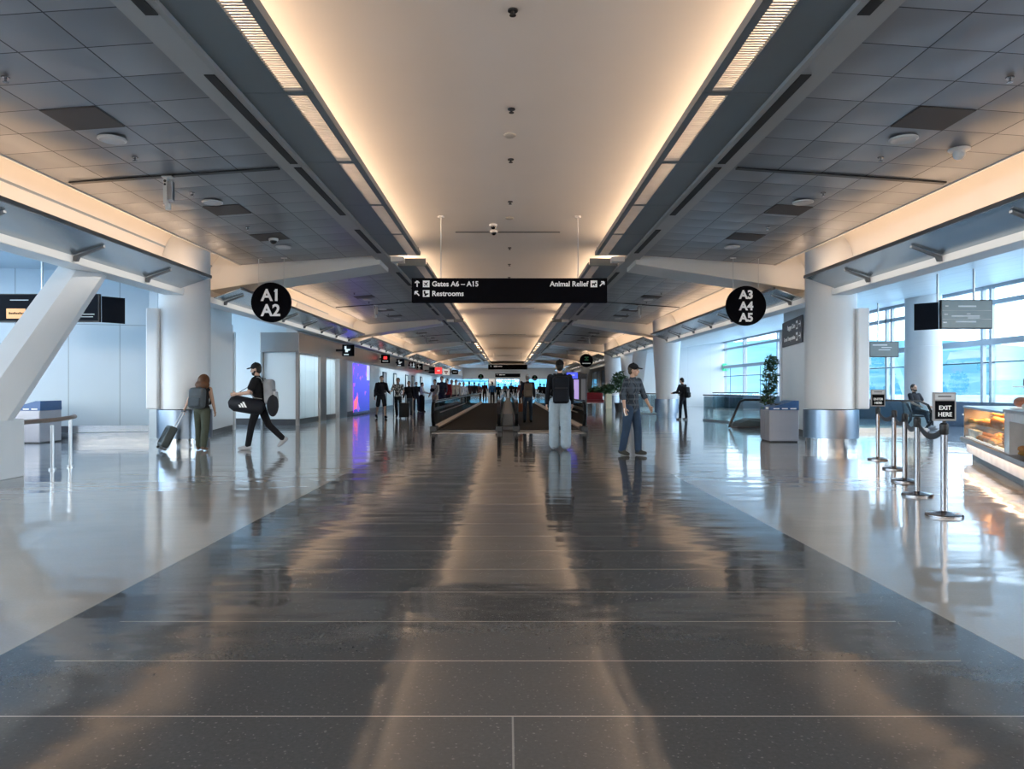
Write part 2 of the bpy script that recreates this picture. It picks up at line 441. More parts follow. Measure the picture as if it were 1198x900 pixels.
_tc = {}
def text_add(mb, txt, size, x, z, y, align='LEFT', bold=0.0):
    """letters standing in the XZ plane, read from -Y"""
    cu = bpy.data.curves.new('lettering', 'FONT'); cu.body = txt; cu.size = size
    cu.align_x = align; cu.align_y = 'BOTTOM_BASELINE'; cu.offset = bold; cu.extrude = 0.002; cu.resolution_u = 3
    o = bpy.data.objects.new('lettering', cu); C.objects.link(o)
    dg = bpy.context.evaluated_depsgraph_get()
    me = bpy.data.meshes.new_from_object(o.evaluated_get(dg))
    mb.add([(x + v.co.x, y - v.co.z, z + v.co.y) for v in me.vertices], [tuple(p.vertices) for p in me.polygons])
    xs = [v.co.x for v in me.vertices]; x0 = min(xs)
    for i, ch in enumerate(txt):       # the built-in 1 is a bare stem: give it its flag
        if ch == '1':
            cu.align_x = 'LEFT'; cu.body = txt; bpy.context.view_layer.update(); 
            def width(t):
                cu.body = t; d = bpy.context.evaluated_depsgraph_get(); d.update(); m2 = bpy.data.meshes.new_from_object(o.evaluated_get(d)); r = max(v.co.x for v in m2.vertices), min(v.co.x for v in m2.vertices), max(v.co.y for v in m2.vertices); bpy.data.meshes.remove(m2); return r
            right, left, top = width(txt[:i + 1]); sw = size * 0.075
            px = x + x0 + (right - left) - sw
            zt2 = z + top; q = size
            mb.add([(px, y - 0.001, zt2), (px, y - 0.001, zt2 - 0.115 * q), (px - 0.13 * q, y - 0.001, zt2 - 0.20 * q), (px - 0.13 * q, y - 0.001, zt2 - 0.10 * q)], [(0, 1, 2, 3)])
    bpy.data.objects.remove(o); bpy.data.curves.remove(cu); bpy.data.meshes.remove(me)
VAULT_W, SIDE_W, SKY, LOOK, EXPO = 14.5, 6.0, 11.0, 'None', 0.0
# ================================================================ THE SETTING
fl = MB(); fl.quad((-13.5, -8, 0), (15.5, -8, 0), (15.5, 120, 0), (-13.5, 120, 0))
struct(fl.build('floor', M['floor']))
rf = MB(); rf.box(-13.8, 15.8, -8.3, 120.3, 5.6, 5.7)
struct(rf.build('ceiling', M['white']))

BAYS = [(-2.0, 18.0)] + [(19.5 + 16.7 * k, 34.7 + 16.7 * k) for k in range(5)]
YEND = 101.5
# centre vault: very shallow curve
v = MB()
prof = [(-3.2, 4.66), (-3.12, 4.9), (-2.75, 5.0), (-2.2, 5.03), (-1.2, 5.06), (0, 5.07), (1.2, 5.06), (2.2, 5.03), (2.75, 5.0), (3.12, 4.9), (3.2, 4.66)]
ys = [-2.0, 17.4] + [17.43 + 16.7 * k for k in range(6)] + [YEND]
for a, b in zip([-2.0, 17.42, 34.1, 50.8, 67.5, 84.2], [17.4, 34.08, 50.78, 67.48, 84.18, YEND]):
    n = len(prof)
    v.add([(x, y, z) for y in (a, b) for x, z in prof], [(i, i + 1, n + i + 1, n + i) for i in range(n - 1)])
struct(v.build('ceiling', M['vault'], smooth=True))
for k, Y in enumerate([17.41, 34.09, 50.79, 67.49, 84.19]):
    j = MB(); j.box(-1.25, 1.25, Y - 0.02, Y + 0.02, 5.045, 5.056)
    struct(j.build('trim_1', M['dark']))

for s in (-1, 1):
    def bx(mb, x0, x1, *r):
        a, b = sorted((s * x0, s * x1)); mb.box(a, b, *r)
    def pr(mb, poly, y0, y1): mb.prism([(s * x, z) for x, z in poly], 'y', y0, y1)
    side = 'left' if s < 0 else 'right'
    for bi, (y0, y1) in enumerate(BAYS):
        n = 8 if bi == 0 else 6
        L = (y1 - y0) / n
        if bi == 0: L = 2.48; n = 8; 
        sf = MB()
        for i in range(n):
            b = y1 - i * L; a = b - L
            a += 0.006; b -= 0.006
            bx(sf, 2.16, 2.25, a, b, 4.60, 4.64); bx(sf, 2.47, 2.95, a, b, 4.60, 4.64)
            bx(sf, 2.25, 2.47, a, a + 0.05, 4.60, 4.64); bx(sf, 2.25, 2.47, b - 0.05, b, 4.60, 4.64)
            bx(sf, 2.16, 2.175, a, b, 4.64, 4.70)
        bx(sf, 2.2, 2.95, y1 - 0.02, y1, 4.64, 4.80); bx(sf, 2.2, 2.95, y0, y0 + 0.02, 4.64, 4.80)
        struct(sf.build('trim_2', M['soffit']))
        # slatted grilles, one per soffit panel (near bays only need them)
        if bi < 3:
            for i in range(n):
                b = y1 - i * L - 0.06; a = b - L + 0.12
                if bi == 0 and b < 2.0: continue
                g = MB(); ns = int((b - a) / 0.05)
                for q in range(ns):
                    yy = a + (q + 0.5) * (b - a) / ns
                    bx(g, 2.25, 2.47, yy - 0.011, yy + 0.011, 4.602, 4.609)
                where = ('before the first crossbeam' if bi == 0 else 'beyond the %s crossbeam' % ORD[bi - 1])
                o = g.build('ceiling_grille', M['slat'])
                tag(o, 'slatted grille in %s soffit, %s panel %s' % (side, ORD[i] if bi == 0 else ORD[n - 1 - i], 'back from the first crossbeam' if bi == 0 else 'beyond the %s crossbeam' % ORD[bi - 1]), 'vent', 'slatted soffit grilles')
        # tile ceiling with its white edge
        t = MB(); pr(t, [(3.35, 4.60), (6.6, 4.37), (6.6, 4.40), (3.35, 4.63)], y0, y1)
        struct(t.build('ceiling', M['tile']))
        t = MB(); pr(t, [(6.6, 4.35), (6.64, 4.35), (6.64, 4.44), (6.6, 4.44)], y0, y1)
        struct(t.build('trim_3', M['white']))
        yg = 10.8 + 16.7 * bi
        t = MB(); pr(t, [(3.4, 4.575), (3.4, 4.60), (6.5, 4.38), (6.5, 4.355)], yg - 0.045, yg + 0.045)
        struct(t.build('trim_4', M['dark']))
        # lit cove behind the tiles
        t = MB()
        arc = [(6.5 + r * math.cos(D(a)), 4.0 + 0.9 * r * math.sin(D(a))) for r, an in ((1.0, range(0, 91, 6)), (1.06, range(90, -1, -6))) for a in an]
        cp = [(7.1, 3.46), (7.46, 3.47), (7.49, 3.7)] + arc + [(7.56, 3.42), (7.1, 3.42)]
        pr(t, cp, y0 - (1.3 if bi else 0), y1 + 0.2)
        struct(t.build('trim_5', M['cove'], smooth='auto'))
    # light strip with black slots
    t = MB(); pr(t, [(2.95, 4.62), (2.95, 4.55), (3.0, 4.535), (3.3, 4.535), (3.36, 4.60), (3.36, 4.66)], -2, YEND)
    struct(t.build('trim_6', M['strip']))
    slots = [(3.4, 6.25), (7.45, 10.4), (10.58, 13.5), (14.75, 17.3)]
    q = 20.2
    while q < 68: slots.append((q, q + 2.6)); q += 3.1 if (q + 3.1 - 19.5) % 16.7 < 13 else 5.0
    for i, (a, b) in enumerate(slots):
        m = MB(); bx(m, 3.005, 3.115, a, b, 4.525, 4.54)
        rim = 'counting away from the viewer'
        o = m.build('slot_diffuser_vent', M['slot'])
        tag(o, 'long black slot air vent in the %s ceiling strip, number %s from the viewer' % (side, ORD[i] if i < 10 else 'eleven twelve thirteen fourteen fifteen sixteen seventeen eighteen nineteen twenty'.split()[i - 10]), 'vent', 'slot vents in the %s ceiling strip' % side)
    # long beam under the cove
    t = MB(); bx(t, 7.0, 7.42, -2, YEND, 3.33, 3.47)
    struct(t.build('trim_7', M['beam'], bevel=0.01))
    # tapered crossbeams
    for k in range(5):
        yb = 18.2 + 16.7 * k
        t = MB(); pr(t, [(3.2, 4.42), (3.2, 4.72), (7.5, 4.72), (7.5, 3.76)], yb, yb + 1.3)
        o = t.build('crossbeam', M['beam'], bevel=0.012); o['kind'] = 'structure'
        t = MB(); bx(t, 2.62, 2.94, yb + 0.05, yb + 0.35, 4.5, 4.62)
        struct(t.build('trim_8', M['white']))
    # light shelves
    for bi in range(6):
        a = 0.0 if bi == 0 else 17.3 + 16.7 * (bi - 1)
        b = 15.55 + 16.7 * bi
        e = thing('light_shelf', '%s metal light shelf on brackets along the %s beam, %s' % ('long' if bi == 0 else 'grey', side, 'before the first column' if bi == 0 else 'beyond the %s crossbeam' % ORD[bi - 1]), 'light shelf', (s * 7.0, a, 3.44), group='light shelves below the coves')
        m = MB(); pr(m, [(6.35, 3.68), (7.0, 3.455), (7.0, 3.475), (6.35, 3.705)], a, b)
        m.build('shelf_panel', M['louver'], e, world=True)
        m = MB(); pr(m, [(6.33, 3.665), (6.365, 3.665), (6.365, 3.725), (6.33, 3.725)], a, b)
        m.build('edge_trim', M['bracket'], e, world=True)
        yy = 4.75 if bi == 0 else a + 0.6
        while yy < b:
            m = MB(); pr(m, [(6.5, 3.615), (6.985, 3.44), (6.985, 3.36), (6.93, 3.36), (6.90, 3.43), (6.5, 3.585)], yy - 0.03, yy + 0.03)
            m.build('bracket', M['bracket'], e, world=True); yy += 2.32

# ---- end zone
t = MB(); t.box(-7.4, 9, YEND, 120, 4.6, 4.7); struct(t.build('ceiling', M['white']))
t = MB()
t.box(-13.5, -7.4, 119.9, 120.2, 0, 5.6); t.box(9, 15.5, 119.9, 120.2, 0, 5.6)
t.box(-7.4, 9, 119.9, 120.2, 2.75, 5.6); t.box(-7.4, 9, 119.9, 120.2, 0, 1.2)
for a, b in ((-3.2, -1.9), (1.9, 3.4)): t.box(a, b, 119.9, 120.2, 0.6, 2.75)
struct(t.build('wall_end', M['white']))
for i, (a, b) in enumerate(((-7.4, -3.2), (-1.9, 1.9), (3.4, 9))):
    w = MB(); w.box(a, b, 120.0, 120.02, 0.6, 2.75)
    o = struct(w.build('window_%d' % (20 + i), M['glass']))
    w = MB(); n = 3
    for k in range(n + 1):
        x = a + (b - a) * k / n; w.box(x - 0.04, x + 0.04, 119.95, 120.08, 0.6, 2.75)
    w.box(a, b, 119.95, 120.08, 1.75, 1.82)
    f = w.build('window_frame', M['frame'], o)

# ---- outer glazed walls
wn = [0]
def glazed(x, y0, y1, out):
    """one 6 m window unit of the concourse glazing in the plane X = x"""
    wn[0] += 1
    e = bpy.data.objects.new('window_%d' % wn[0], None); C.objects.link(e); e.location = (x, y0, 0); struct(e)
    L = y1 - y0
    f = MB(); f.box(-0.06, 0.06, 0, L, 3.98, 4.12); f.box(-0.05, 0.05, 0, L, 4.5, 4.64)
    f.box(-0.13, 0.10, 0, L, 2.70, 2.89)
    for a in (0.0, 0.42): f.box(-0.06, 0.06, a, a + 0.11, 0.85, 4.64)
    f.build('window_frame', M['frame'], e)
    f = MB(); f.box(-0.04, 0.04, 0, L, 2.12, 2.155); f.box(-0.07, 0.05, 0, L, 4.64, 4.70)
    f.box(-0.015, 0.015, L * 0.56, L * 0.56 + 0.025, 0.85, 2.7)
    f.build('glazing_bar', M['framedark'], e)
    g = MB(); g.quad((0, 0, 0.85), (0, L, 0.85), (0, L, 4.6), (0, 0, 4.6))
    g.build('pane', M['glass'], e)
for k in range(10): glazed(15.5, -7.0 + 6 * k + 0.2, -7.0 + 6 * k + 6.2, 1)
for k in range(4): glazed(-13.5, -7.0 + 6 * k + 0.5, -7.0 + 6 * k + 6.5, -1)
glazed(-13.5, 19.5, 25.5, -1)  # unseen window unit added to bring daylight into the recess
t = MB(); t.box(15.5, 15.7, -8, 53, 4.64, 5.6); t.box(15.5, 15.7, -8, 53, 0, 0.85)
t.box(15.5, 15.7, 52, 120, 0, 5.6)
struct(t.build('wall_right', pm('sill_blue_grey', (0.12, 0.17, 0.24), 0.4)))
t = MB(); t.box(-13.7, -13.5, -8, 25.6, 4.64, 5.6); t.box(-13.7, -13.5, -8, 25.6, 0, 0.85); t.box(-13.7, -13.5, 17.5, 19.5, 0, 5.6); t.box(-13.7, -13.5, 25.5, 120, 0, 5.6)
struct(t.build('wall_left', M['white']))
t = MB(); t.box(-13.5, 15.5, -8.2, -8, 4.9, 5.6); t.box(-13.5, 15.5, -8.2, -8, 0, 3.3)  # unseen wall, its open band sized for the light let in
for x in range(-12, 16, 3): t.box(x - 0.06, x + 0.06, -8.15, -8.05, 0.3, 4.9)
struct(t.build('wall_back', M['frame']))
t = MB(); t.quad((-13.5, -8.1, 0.3), (15.5, -8.1, 0.3), (15.5, -8.1, 4.9), (-13.5, -8.1, 4.9)); struct(t.build('window_40', M['clearglass']))  # unseen glazing added behind the camera to let in frontal light
# concourse side ceiling, rising to the glass
t = MB(); t.prism([(7.4, 3.47), (15.5, 4.62), (15.5, 4.72), (7.4, 3.62)], 'y', -2, 52); struct(t.build('ceiling', M['sideceil']))
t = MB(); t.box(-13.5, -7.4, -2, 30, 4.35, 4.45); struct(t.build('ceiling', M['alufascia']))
# cross wall that ends the concourse
t = MB(); t.box(9.0, 15.5, 52, 52.2, 0, 5.6); struct(t.build('wall_cross', M['crosswall']))
# far side wall with windows
t = MB(); t.box(9.0, 9.2, 52.2, 120, 0, 0.5); t.box(9.0, 9.2, 52.2, 120, 3.0, 5.6)
t.box(9.0, 9.2, 52.2, 53.2, 0.5, 3.0)
for y in range(58, 120, 12): t.box(9.0, 9.2, y + 0.4, y + 0.9, 0.5, 3.0)
struct(t.build('wall_far_right', M['white']))
for i, y in enumerate(range(59, 107, 12)):
    g = MB(); g.quad((9.1, y, 0.5), (9.1, y + 11.4, 0.5), (9.1, y + 11.4, 3.0), (9.1, y, 3.0))
    o = struct(g.build('window_%d' % (30 + i), M['glass']))
    f = MB()
    for k in range(4): f.box(9.05, 9.15, y + 3 * k - 0.04, y + 3 * k + 0.04, 0.5, 3.0)
    f.box(9.05, 9.15, y, y + 11.4, 1.7, 1.76); f.build('window_frame', M['frame'], o)
t = MB(); t.box(7.42, 9.2, 52, YEND, 3.0, 3.5); struct(t.build('trim_9', M['white']))

# ---- left side: alcove, side panel, storefront wall
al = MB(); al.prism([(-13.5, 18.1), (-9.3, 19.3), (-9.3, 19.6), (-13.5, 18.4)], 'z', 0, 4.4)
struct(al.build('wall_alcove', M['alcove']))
al = MB(); al.prism([(-13.5, 18.06), (-9.3, 19.26), (-9.3, 19.32), (-13.5, 18.12)], 'z', 0.0, 0.15)
al.prism([(-13.5, 18.07), (-9.3, 19.27), (-9.3, 19.32), (-13.5, 18.12)], 'z', 0.17, 0.34)
struct(al.build('baseboard_alcove', M['basesteel']))
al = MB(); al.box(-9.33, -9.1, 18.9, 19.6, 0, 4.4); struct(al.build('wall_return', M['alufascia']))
for s, nm in ((-1, 'wall_left_fin'), (1, 'wall_right_fin')):
    p = [(8.1, 19.8), (8.66, 22.9), (9.1, 22.9), (8.6, 19.8)]
    def P(q): return [(s * x, y) for x, y in q]
    w = MB(); w.prism(P(p), 'z', 0.16, 3.3)
    w.prism(P([(8.13, 19.86), (8.62, 22.7), (9.1, 22.7), (8.6, 19.86)]), 'z', 3.3, 4.3)
    w.prism(P([(8.62, 22.92), (8.72, 23.3), (9.1, 23.3), (9.1, 22.92)]), 'z', 0.0, 3.1)
    struct(w.build(nm, M['sidepanel']))
    w = MB(); w.prism(P([(8.12, 19.83), (8.68, 22.9), (9.1, 22.9), (8.6, 19.83)]), 'z', 0, 0.16)
    struct(w.build('baseboard_fin', M['base']))
w = MB(); w.box(-13.5, -7.7, 26.3, 26.5, 0.22, 4.5)
w.prism([(-8.6, 25.6), (-7.4, 25.6), (-7.4, 120), (-8.6, 120)], 'z', 0.22, 2.6)
struct(w.build('wall_storefront', M['wallpanel']))
w = MB(); w.box(-7.8, -7.42, 25.6, 120, 3.25, 4.6); struct(w.build('wall_upper_left', M['white']))
w = MB(); w.box(-13.5, -8.5, 26.25, 26.5, 0, 0.22); w.box(-8.7, -7.38, 25.57, 26, 0, 0.22); w.box(-8, -7.38, 26, 120, 0, 0.22)
struct(w.build('baseboard_left', M['base']))
w = MB(); w.box(-8.7, -7.33, 25.5, 120, 2.58, 3.27); struct(w.build('trim_10', M['fascia'], bevel=0.01))
w = MB(); w.box(-7.40, -7.30, 28.35, 29.25, 0, 2.58); w.box(-8.68, -8.6, 25.5, 25.62, 0, 2.58); w.box(-7.46, -7.34, 25.54, 25.66, 0, 2.58)
struct(w.build('trim_11', M['fascia']))
w = MB(); w.box(-7.42, -7.22, 31.2, 32.7, 0, 2.58); struct(w.build('trim_12', M['steel'], bevel=0.01))
for i, Y in enumerate((43.5, 47.5, 53.0, 56.5, 62.0)):
    d = MB(); d.box(-7.41, -7.36, Y - 0.5, Y + 0.5, 0, 2.2)
    o = struct(d.build('door_%d' % (i + 1), M['gray'] if i == 0 else M['white']))
    d = MB()
    for a in (-0.58, 0.5): d.box(-7.42, -7.34, Y + a, Y + a + 0.08, 0, 2.28)
    d.box(-7.42, -7.34, Y - 0.58, Y + 0.58, 2.2, 2.28); d.build('door_frame', M['framedark'], o)
    d = MB(); d.box(-7.36, -7.30, Y + 0.36, Y + 0.4, 0.95, 1.2); d.build('door_handle', M['steel'], o)

# ---- outside: apron and hazy hills
g = MB(); g.quad((-400, -300, -6), (3000, -300, -6), (3000, 2600, -6), (-400, 2600, -6)); struct(g.build('ground', M['apron']))
hl = MB(); na = 120; rows = []
for a in range(na + 1):
    az = D(-50 + 150 * a / na)
    n1 = 0.5 + 0.28 * math.sin(az * 5.1 + 1.0) + 0.13 * math.sin(az * 13 + 2) + 0.05 * math.sin(az * 37)
    for r, h in ((900, -6), (1100, 18), (1350, 52 + 10 * n1), (1650, 70 + 55 * n1), (1950, 66 + 45 * n1)):
        hl.v.append((r * math.sin(az), r * math.cos(az), h))
for a in range(na):
    for k in range(4): hl.f.append([a * 5 + k, a * 5 + k + 1, a * 5 + 6 + k, a * 5 + 5 + k]); hl.m.append(0)
struct(hl.build('hills', M['hill'], smooth=True))

# ================================================================ COLUMNS AND STRUTS
def column_one(s, label):
    e = thing('column', label, 'column', (s * 7.2, 16.2, 0))
    m = MB(); m.lathe([(0.54, 0.86), (0.54, 3.03), (0.535, 3.04), (0.535, 4.7)], n=40); m.build('shaft', M['column'], e, smooth='auto')
    m = MB(); m.lathe([(0.53, 0.84), (0.575, 0.842), (0.575, 0.22), (0.53, 0.215)], n=40); bb = m.build('base_band', M['steelblue'], e, smooth='auto')
    m = MB(); m.lathe([(0.53, 0.22), (0.53, 0.0)], n=40); m.build('plinth', M['basesteel'], bb, smooth='auto')
    m = MB(); a, b = sorted((s * 0.36, s * 0.62)); m.box(a, b, -0.52, 0.4, 0.86, 3.05); m.build('wing_panel', M['column'], e, bevel=0.03)
    return e
column_one(-1, 'round white column with blue steel base behind the woman pulling a suitcase')
column_one(1, 'round white column with steel base next to the three recycling bins')
for k in range(1, 5):
    e = thing('column', ['white tapered column with steel base behind the man standing at the glass railing', 'white tapered column between the leafy plants and the branching struts', 'white tapered column beyond the red bench', 'white tapered column farthest down the hall'][k - 1], 'column', (7.2, 16.2 + 16.7 * k, 0))
    m = MB(); m.lathe([(0.46, 0.82), (0.62, 3.4), (0.62, 4.7)], n=32); m.build('shaft', M['column'], e, smooth='auto')
    m = MB(); m.lathe([(0.53, 0.82), (0.54, 0.2), (0.45, 0.2), (0.45, 0)], n=32); m.build('base_band', M['steelblue'], e, smooth='auto')
# column against the concourse glass
e = thing('column', 'round white column standing at the window behind the seated man', 'column', (13.95, 24.4, 0))
m = MB(); m.lathe([(0.56, 0.0), (0.56, 2.7), (0.55, 2.71), (0.55, 4.62)], n=32); m.build('shaft', M['column'], e, smooth='auto')

def strut_mesh(base_y, top_y, ztop, w, s=1, th=1.0):
    """leaning faceted strut in the YZ plane; ridge towards the hall"""
    sec = [(0.0, 0.55), (0.06, 0.12), (0.28, -0.03), (0.50, -0.12), (0.60, -0.15), (0.70, -0.13), (0.9, -0.05), (1.12, 0.10), (1.2, 0.55)]
    m = MB(); n = len(sec); zs = [0.85, ztop]
    for z, y in ((0.85, base_y), (ztop, top_y)):
        for (t, x) in sec: m.v.append((x * s * th, y + t * w / 1.2, z))
    m.f += [[i, (i + 1) % n, n + (i + 1) % n, n + i] for i in range(n)]; m.f += [list(range(n)), list(range(n, 2 * n))]; m.m = [0] * len(m.f)
    return m
e = thing('leaning_strut', 'big white leaning strut rising from a box base beside the handrail', 'strut', (-7.25, 9.7, 0))
m = strut_mesh(0.15, 2.75, 3.46, 1.0, -1, 0.75); m.build('shaft', M['column'], e, smooth='auto')
m = MB(); m.box(-0.6, 0.02, -0.5, 1.17, 0, 0.86); m.build('base_box', M['column'], e, bevel=0.01)
for dy, lab in ((-1, 'white branching strut leaning toward the viewer behind the plaid shirt man'), (1, 'white branching strut leaning away, behind the plaid shirt man')):
    e = thing('leaning_strut', lab, 'strut', (7.0, 42.0 + dy * 0.75, 0))
    m = strut_mesh(-0.35, -0.35 + dy * 1.6, 3.32, 0.7, 1); m.build('shaft', M['column'], e, smooth='auto')
    m = MB(); m.box(0.0, 0.6, -0.4, 0.4, 0, 0.86); m.build('base_box', M['steelblue'], e)
M['screentext'] = pm('screen_text', (0.5, 0.52, 0.54), 0.5, emit=(0.8, 0.9, 1.0), es=0.1)
# ================================================================ CEILING DEVICES
def zt(x): return 4.60 - 0.23 * (abs(x) - 3.35) / 3.25      # tile plane
def sidew(s): return 'left' if s < 0 else 'right'
r_t = math.atan(0.23 / 3.25)
# plain access tiles, speakers, sprinklers of the tiled side ceilings
for s in (-1, 1):
    for bi in range(3):
        for j, Y in enumerate([8.525, 12.9, 15.2]):
            Y += 16.7 * bi; x = 4.975
            m = MB(); m.prism([(s * 4.66, zt(4.66) - 0.012), (s * 5.29, zt(5.29) - 0.012), (s * 5.29, zt(5.29)), (s * 4.66, zt(4.66))], 'y', Y - 0.315, Y + 0.315)
            tag(m.build('ceiling_access_panel', M['brown']), 'flat brown access panel in the %s tile ceiling, %s one in bay %s' % (sidew(s), ORD[j], ['one', 'two', 'three'][bi]), 'ceiling panel', 'brown access panels in the tile ceilings')
        for j, Y in enumerate([9.18, 12.3, 16.2]):
            Y += 16.7 * bi; x = s * 5.0
            e = thing('ceiling_speaker', 'round white ceiling speaker in the %s tile ceiling, %s one in bay %s' % (sidew(s), ORD[j], ['one', 'two', 'three'][bi]), 'speaker', (x, Y, zt(x) - 0.012), group='round ceiling speakers')
            m = MB(); m.lathe([(0.17, 0.0), (0.17, -0.018), (0.145, -0.03), (0.125, -0.022)], n=28); m.build('rim', M['detector'], e, smooth='auto')
            m = MB(); m.lathe([(0.13, -0.02), (0.0001, -0.012)], n=28); m.build('grille_disc', M['strip'], e)
        for j, Y in enumerate([7.35, 9.9, 11.7, 14.2]):
            Y += 16.7 * bi; x = s * 5.08
            m = MB(); m.cyl((0, 0, 0.0), (0, 0, -0.012), 0.04, n=16); m.cyl((0, 0, -0.01), (0, 0, -0.05), 0.012, n=10); m.cyl((0, 0, -0.05), (0, 0, -0.056), 0.028, n=14)
            o = m.build('ceiling_sprinkler', M['chrome'], smooth='auto'); o.location = (x, Y, zt(x) - 0.012)
            tag(o, 'small metal sprinkler in the %s tile ceiling, %s one in bay %s' % (sidew(s), ORD[j], ['one', 'two', 'three'][bi]), 'sprinkler', 'sprinklers in the tile ceilings')
# sprinklers along the centre vault
for j, Y in enumerate([7.2, 9.75, 11.9, 14.6, 19.4, 22.0, 24.6]):
    m = MB(); m.cyl((0, 0, 0.0), (0, 0, -0.015), 0.05, n=16); m.cyl((0, 0, -0.01), (0, 0, -0.05), 0.014, n=10); m.cyl((0, 0, -0.05), (0, 0, -0.058), 0.034, n=14)
    o = m.build('ceiling_sprinkler', M['dark'], smooth='auto'); o.location = (0.05, Y, 5.068)
    tag(o, 'small dark sprinkler on the smooth central vault, %s from the viewer' % ORD[j], 'sprinkler', 'sprinklers on the central vault')
for j, (x, Y) in enumerate(((0.03, 10.75), (0.04, 16.0))):
    m = MB(); m.lathe([(0.09, 0), (0.09, -0.02), (0.06, -0.04)], n=20); o = m.build('smoke_detector', M['strip'], smooth='auto'); o.location = (x, Y, 5.07)
    tag(o, ['round grey smoke detector between sprinklers on the central vault', 'round grey smoke detector on the vault beside the two camera domes'][j], 'smoke detector')
def dome(x, Y, z, label, r=0.10):
    e = thing('ceiling_camera', label, 'security camera', (x, Y, z))
    m = MB(); m.lathe([(r, 0), (r, -0.03), (r * 0.9, -0.05)], n=24); m.build('housing', M['detector'], e, smooth='auto')
    m = MB(); m.ell((0, 0, -0.05), (r * 0.72, r * 0.72, r * 0.72)); m.build('dome', M['blackgloss'], e, smooth=True)
dome(-4.95, 15.35, zt(4.95) - 0.01, 'black dome security camera in the left tile ceiling above the A1 A2 disc')
dome(-0.33, 16.6, 5.06, 'dome camera on the central vault, nearer one of the pair above the gates sign', 0.09)
dome(-0.33, 17.25, 5.06, 'dome camera on the central vault, second of the pair, closer to the joint', 0.09)
e = thing('ceiling_camera', 'white ball camera beside the speaker in the right tile ceiling', 'security camera', (5.84, 9.4, zt(5.84) - 0.01))
m = MB(); m.lathe([(0.13, 0), (0.13, -0.02), (0.11, -0.03)], n=24); m.build('housing', M['detector'], e, smooth='auto')
m = MB(); m.ell((0, 0, -0.07), (0.075, 0.075, 0.075)); m.cyl((0, -0.05, -0.08), (-0.02, -0.085, -0.095), 0.03, n=14); m.build('camera_ball', M['detector'], e, smooth='auto')
# hanging antenna boxes
def antenna(x, Y, label):
    e = thing('hanging_antenna', label, 'antenna', (x, Y, zt(x) - 0.02), group='white hanging antennas')
    m = MB(); m.box(-0.075, 0.075, -0.06, 0.06, -0.02, 0.0); m.box(-0.06, 0.0, -0.03, 0.03, -0.40, -0.02); mp_ = m.build('mount_plate', M['detector'], e, bevel=0.006)
    m = MB(); m.box(0.005, 0.085, -0.045, 0.045, -0.36, -0.07); m.build('radio_housing', M['steel'], e, bevel=0.012)
    m = MB(); m.cyl((0, 0, -0.40), (0, 0, -0.49), 0.042, n=16); m.cyl((-0.02, 0, -0.42), (-0.02, 0, -0.43), 0.05, n=16); m.build('sensor_tip', M['detector'], e, smooth='auto')
    m = MB(); m.cyl((-0.03, -0.031, -0.07), (-0.03, -0.04, -0.07), 0.02, n=12); m.cyl((-0.03, -0.031, -0.12), (-0.03, -0.04, -0.12), 0.016, n=12); m.build('lens', M['black'], mp_)
antenna(-5.05, 10.8, 'white antenna box hanging from the left tile ceiling in front of the disc sign')
for bi, w in ((1, 'first'), (2, 'second'), (3, 'third')):
    for s in (-1, 1):
        antenna(s * 5.0, 10.8 + 16.7 * bi, 'white antenna hanging from the %s tile ceiling beyond the %s crossbeam' % (sidew(s), w))

# ================================================================ SIGNS
def arrow(mb, x, z, y, L, ang, t=0.022):
    a = D(ang); d = Vector((math.cos(a), math.sin(a))); n = Vector((-d.y, d.x)); c = Vector((x, z))
    tip = c + d * L / 2; tail = c - d * L / 2
    def bar(p, q, w):
        u = (q - p).normalized(); v = Vector((-u.y, u.x)) * w
        pts = [p + v, q + v, q - v, p - v]
        mb.add([(k.x, y, k.y) for k in pts] + [(k.x, y + 0.002, k.y) for k in pts], [(0, 1, 2, 3), (4, 5, 6, 7), (0, 1, 5, 4), (1, 2, 6, 5), (2, 3, 7, 6), (3, 0, 4, 7)])
    bar(tail, tip, t / 2)
    for q in (1, -1):
        e2 = (-d + n * q).normalized() * L * 0.5
        bar(tip, tip + e2, t / 2)
def flat(mb, pts, y): mb.add([(p[0], y, p[1]) for p in pts], [tuple(range(len(pts)))])
def plane_icon(mb, x, z, y, s, ang=45):
    P = [(0, 0.46), (0.07, 0.36), (0.07, 0.12), (0.42, -0.12), (0.42, -0.2), (0.07, -0.08), (0.05, -0.32), (0.16, -0.42), (0.16, -0.47), (0, -0.42)]
    P += [(-a, b) for a, b in reversed(P[1:-1])]
    c, q = math.cos(D(-ang)), math.sin(D(-ang))
    flat(mb, [(x + s * (a * c - b * q), z + s * (a * q + b * c)) for a, b in P], y)
def toilet_icon(mb, x, z, y, s):
    flat(mb, [(x + s * a, z + s * b) for a, b in ((-0.4, 0.42), (-0.12, 0.42), (-0.12, 0.02), (0.42, 0.02), (0.34, -0.18), (0.08, -0.24), (0.08, -0.42), (-0.28, -0.42), (-0.28, -0.1), (-0.4, 0.0))], y)
def dog_icon(mb, x, z, y, s):
    flat(mb, [(x + s * a, z + s * b) for a, b in ((-0.38, 0.25), (-0.28, 0.1), (0.12, 0.1), (0.2, 0.3), (0.3, 0.22), (0.42, 0.14), (0.4, 0.04), (0.24, 0.0), (0.2, -0.14), (0.22, -0.38), (0.12, -0.38), (0.06, -0.14), (-0.18, -0.14), (-0.16, -0.38), (-0.26, -0.38), (-0.32, -0.05), (-0.32, 0.08))], y)
def white_sq(mb, x, z, y, s): mb.box(x - s / 2, x + s / 2, y, y + 0.003, z - s / 2, z + s / 2)

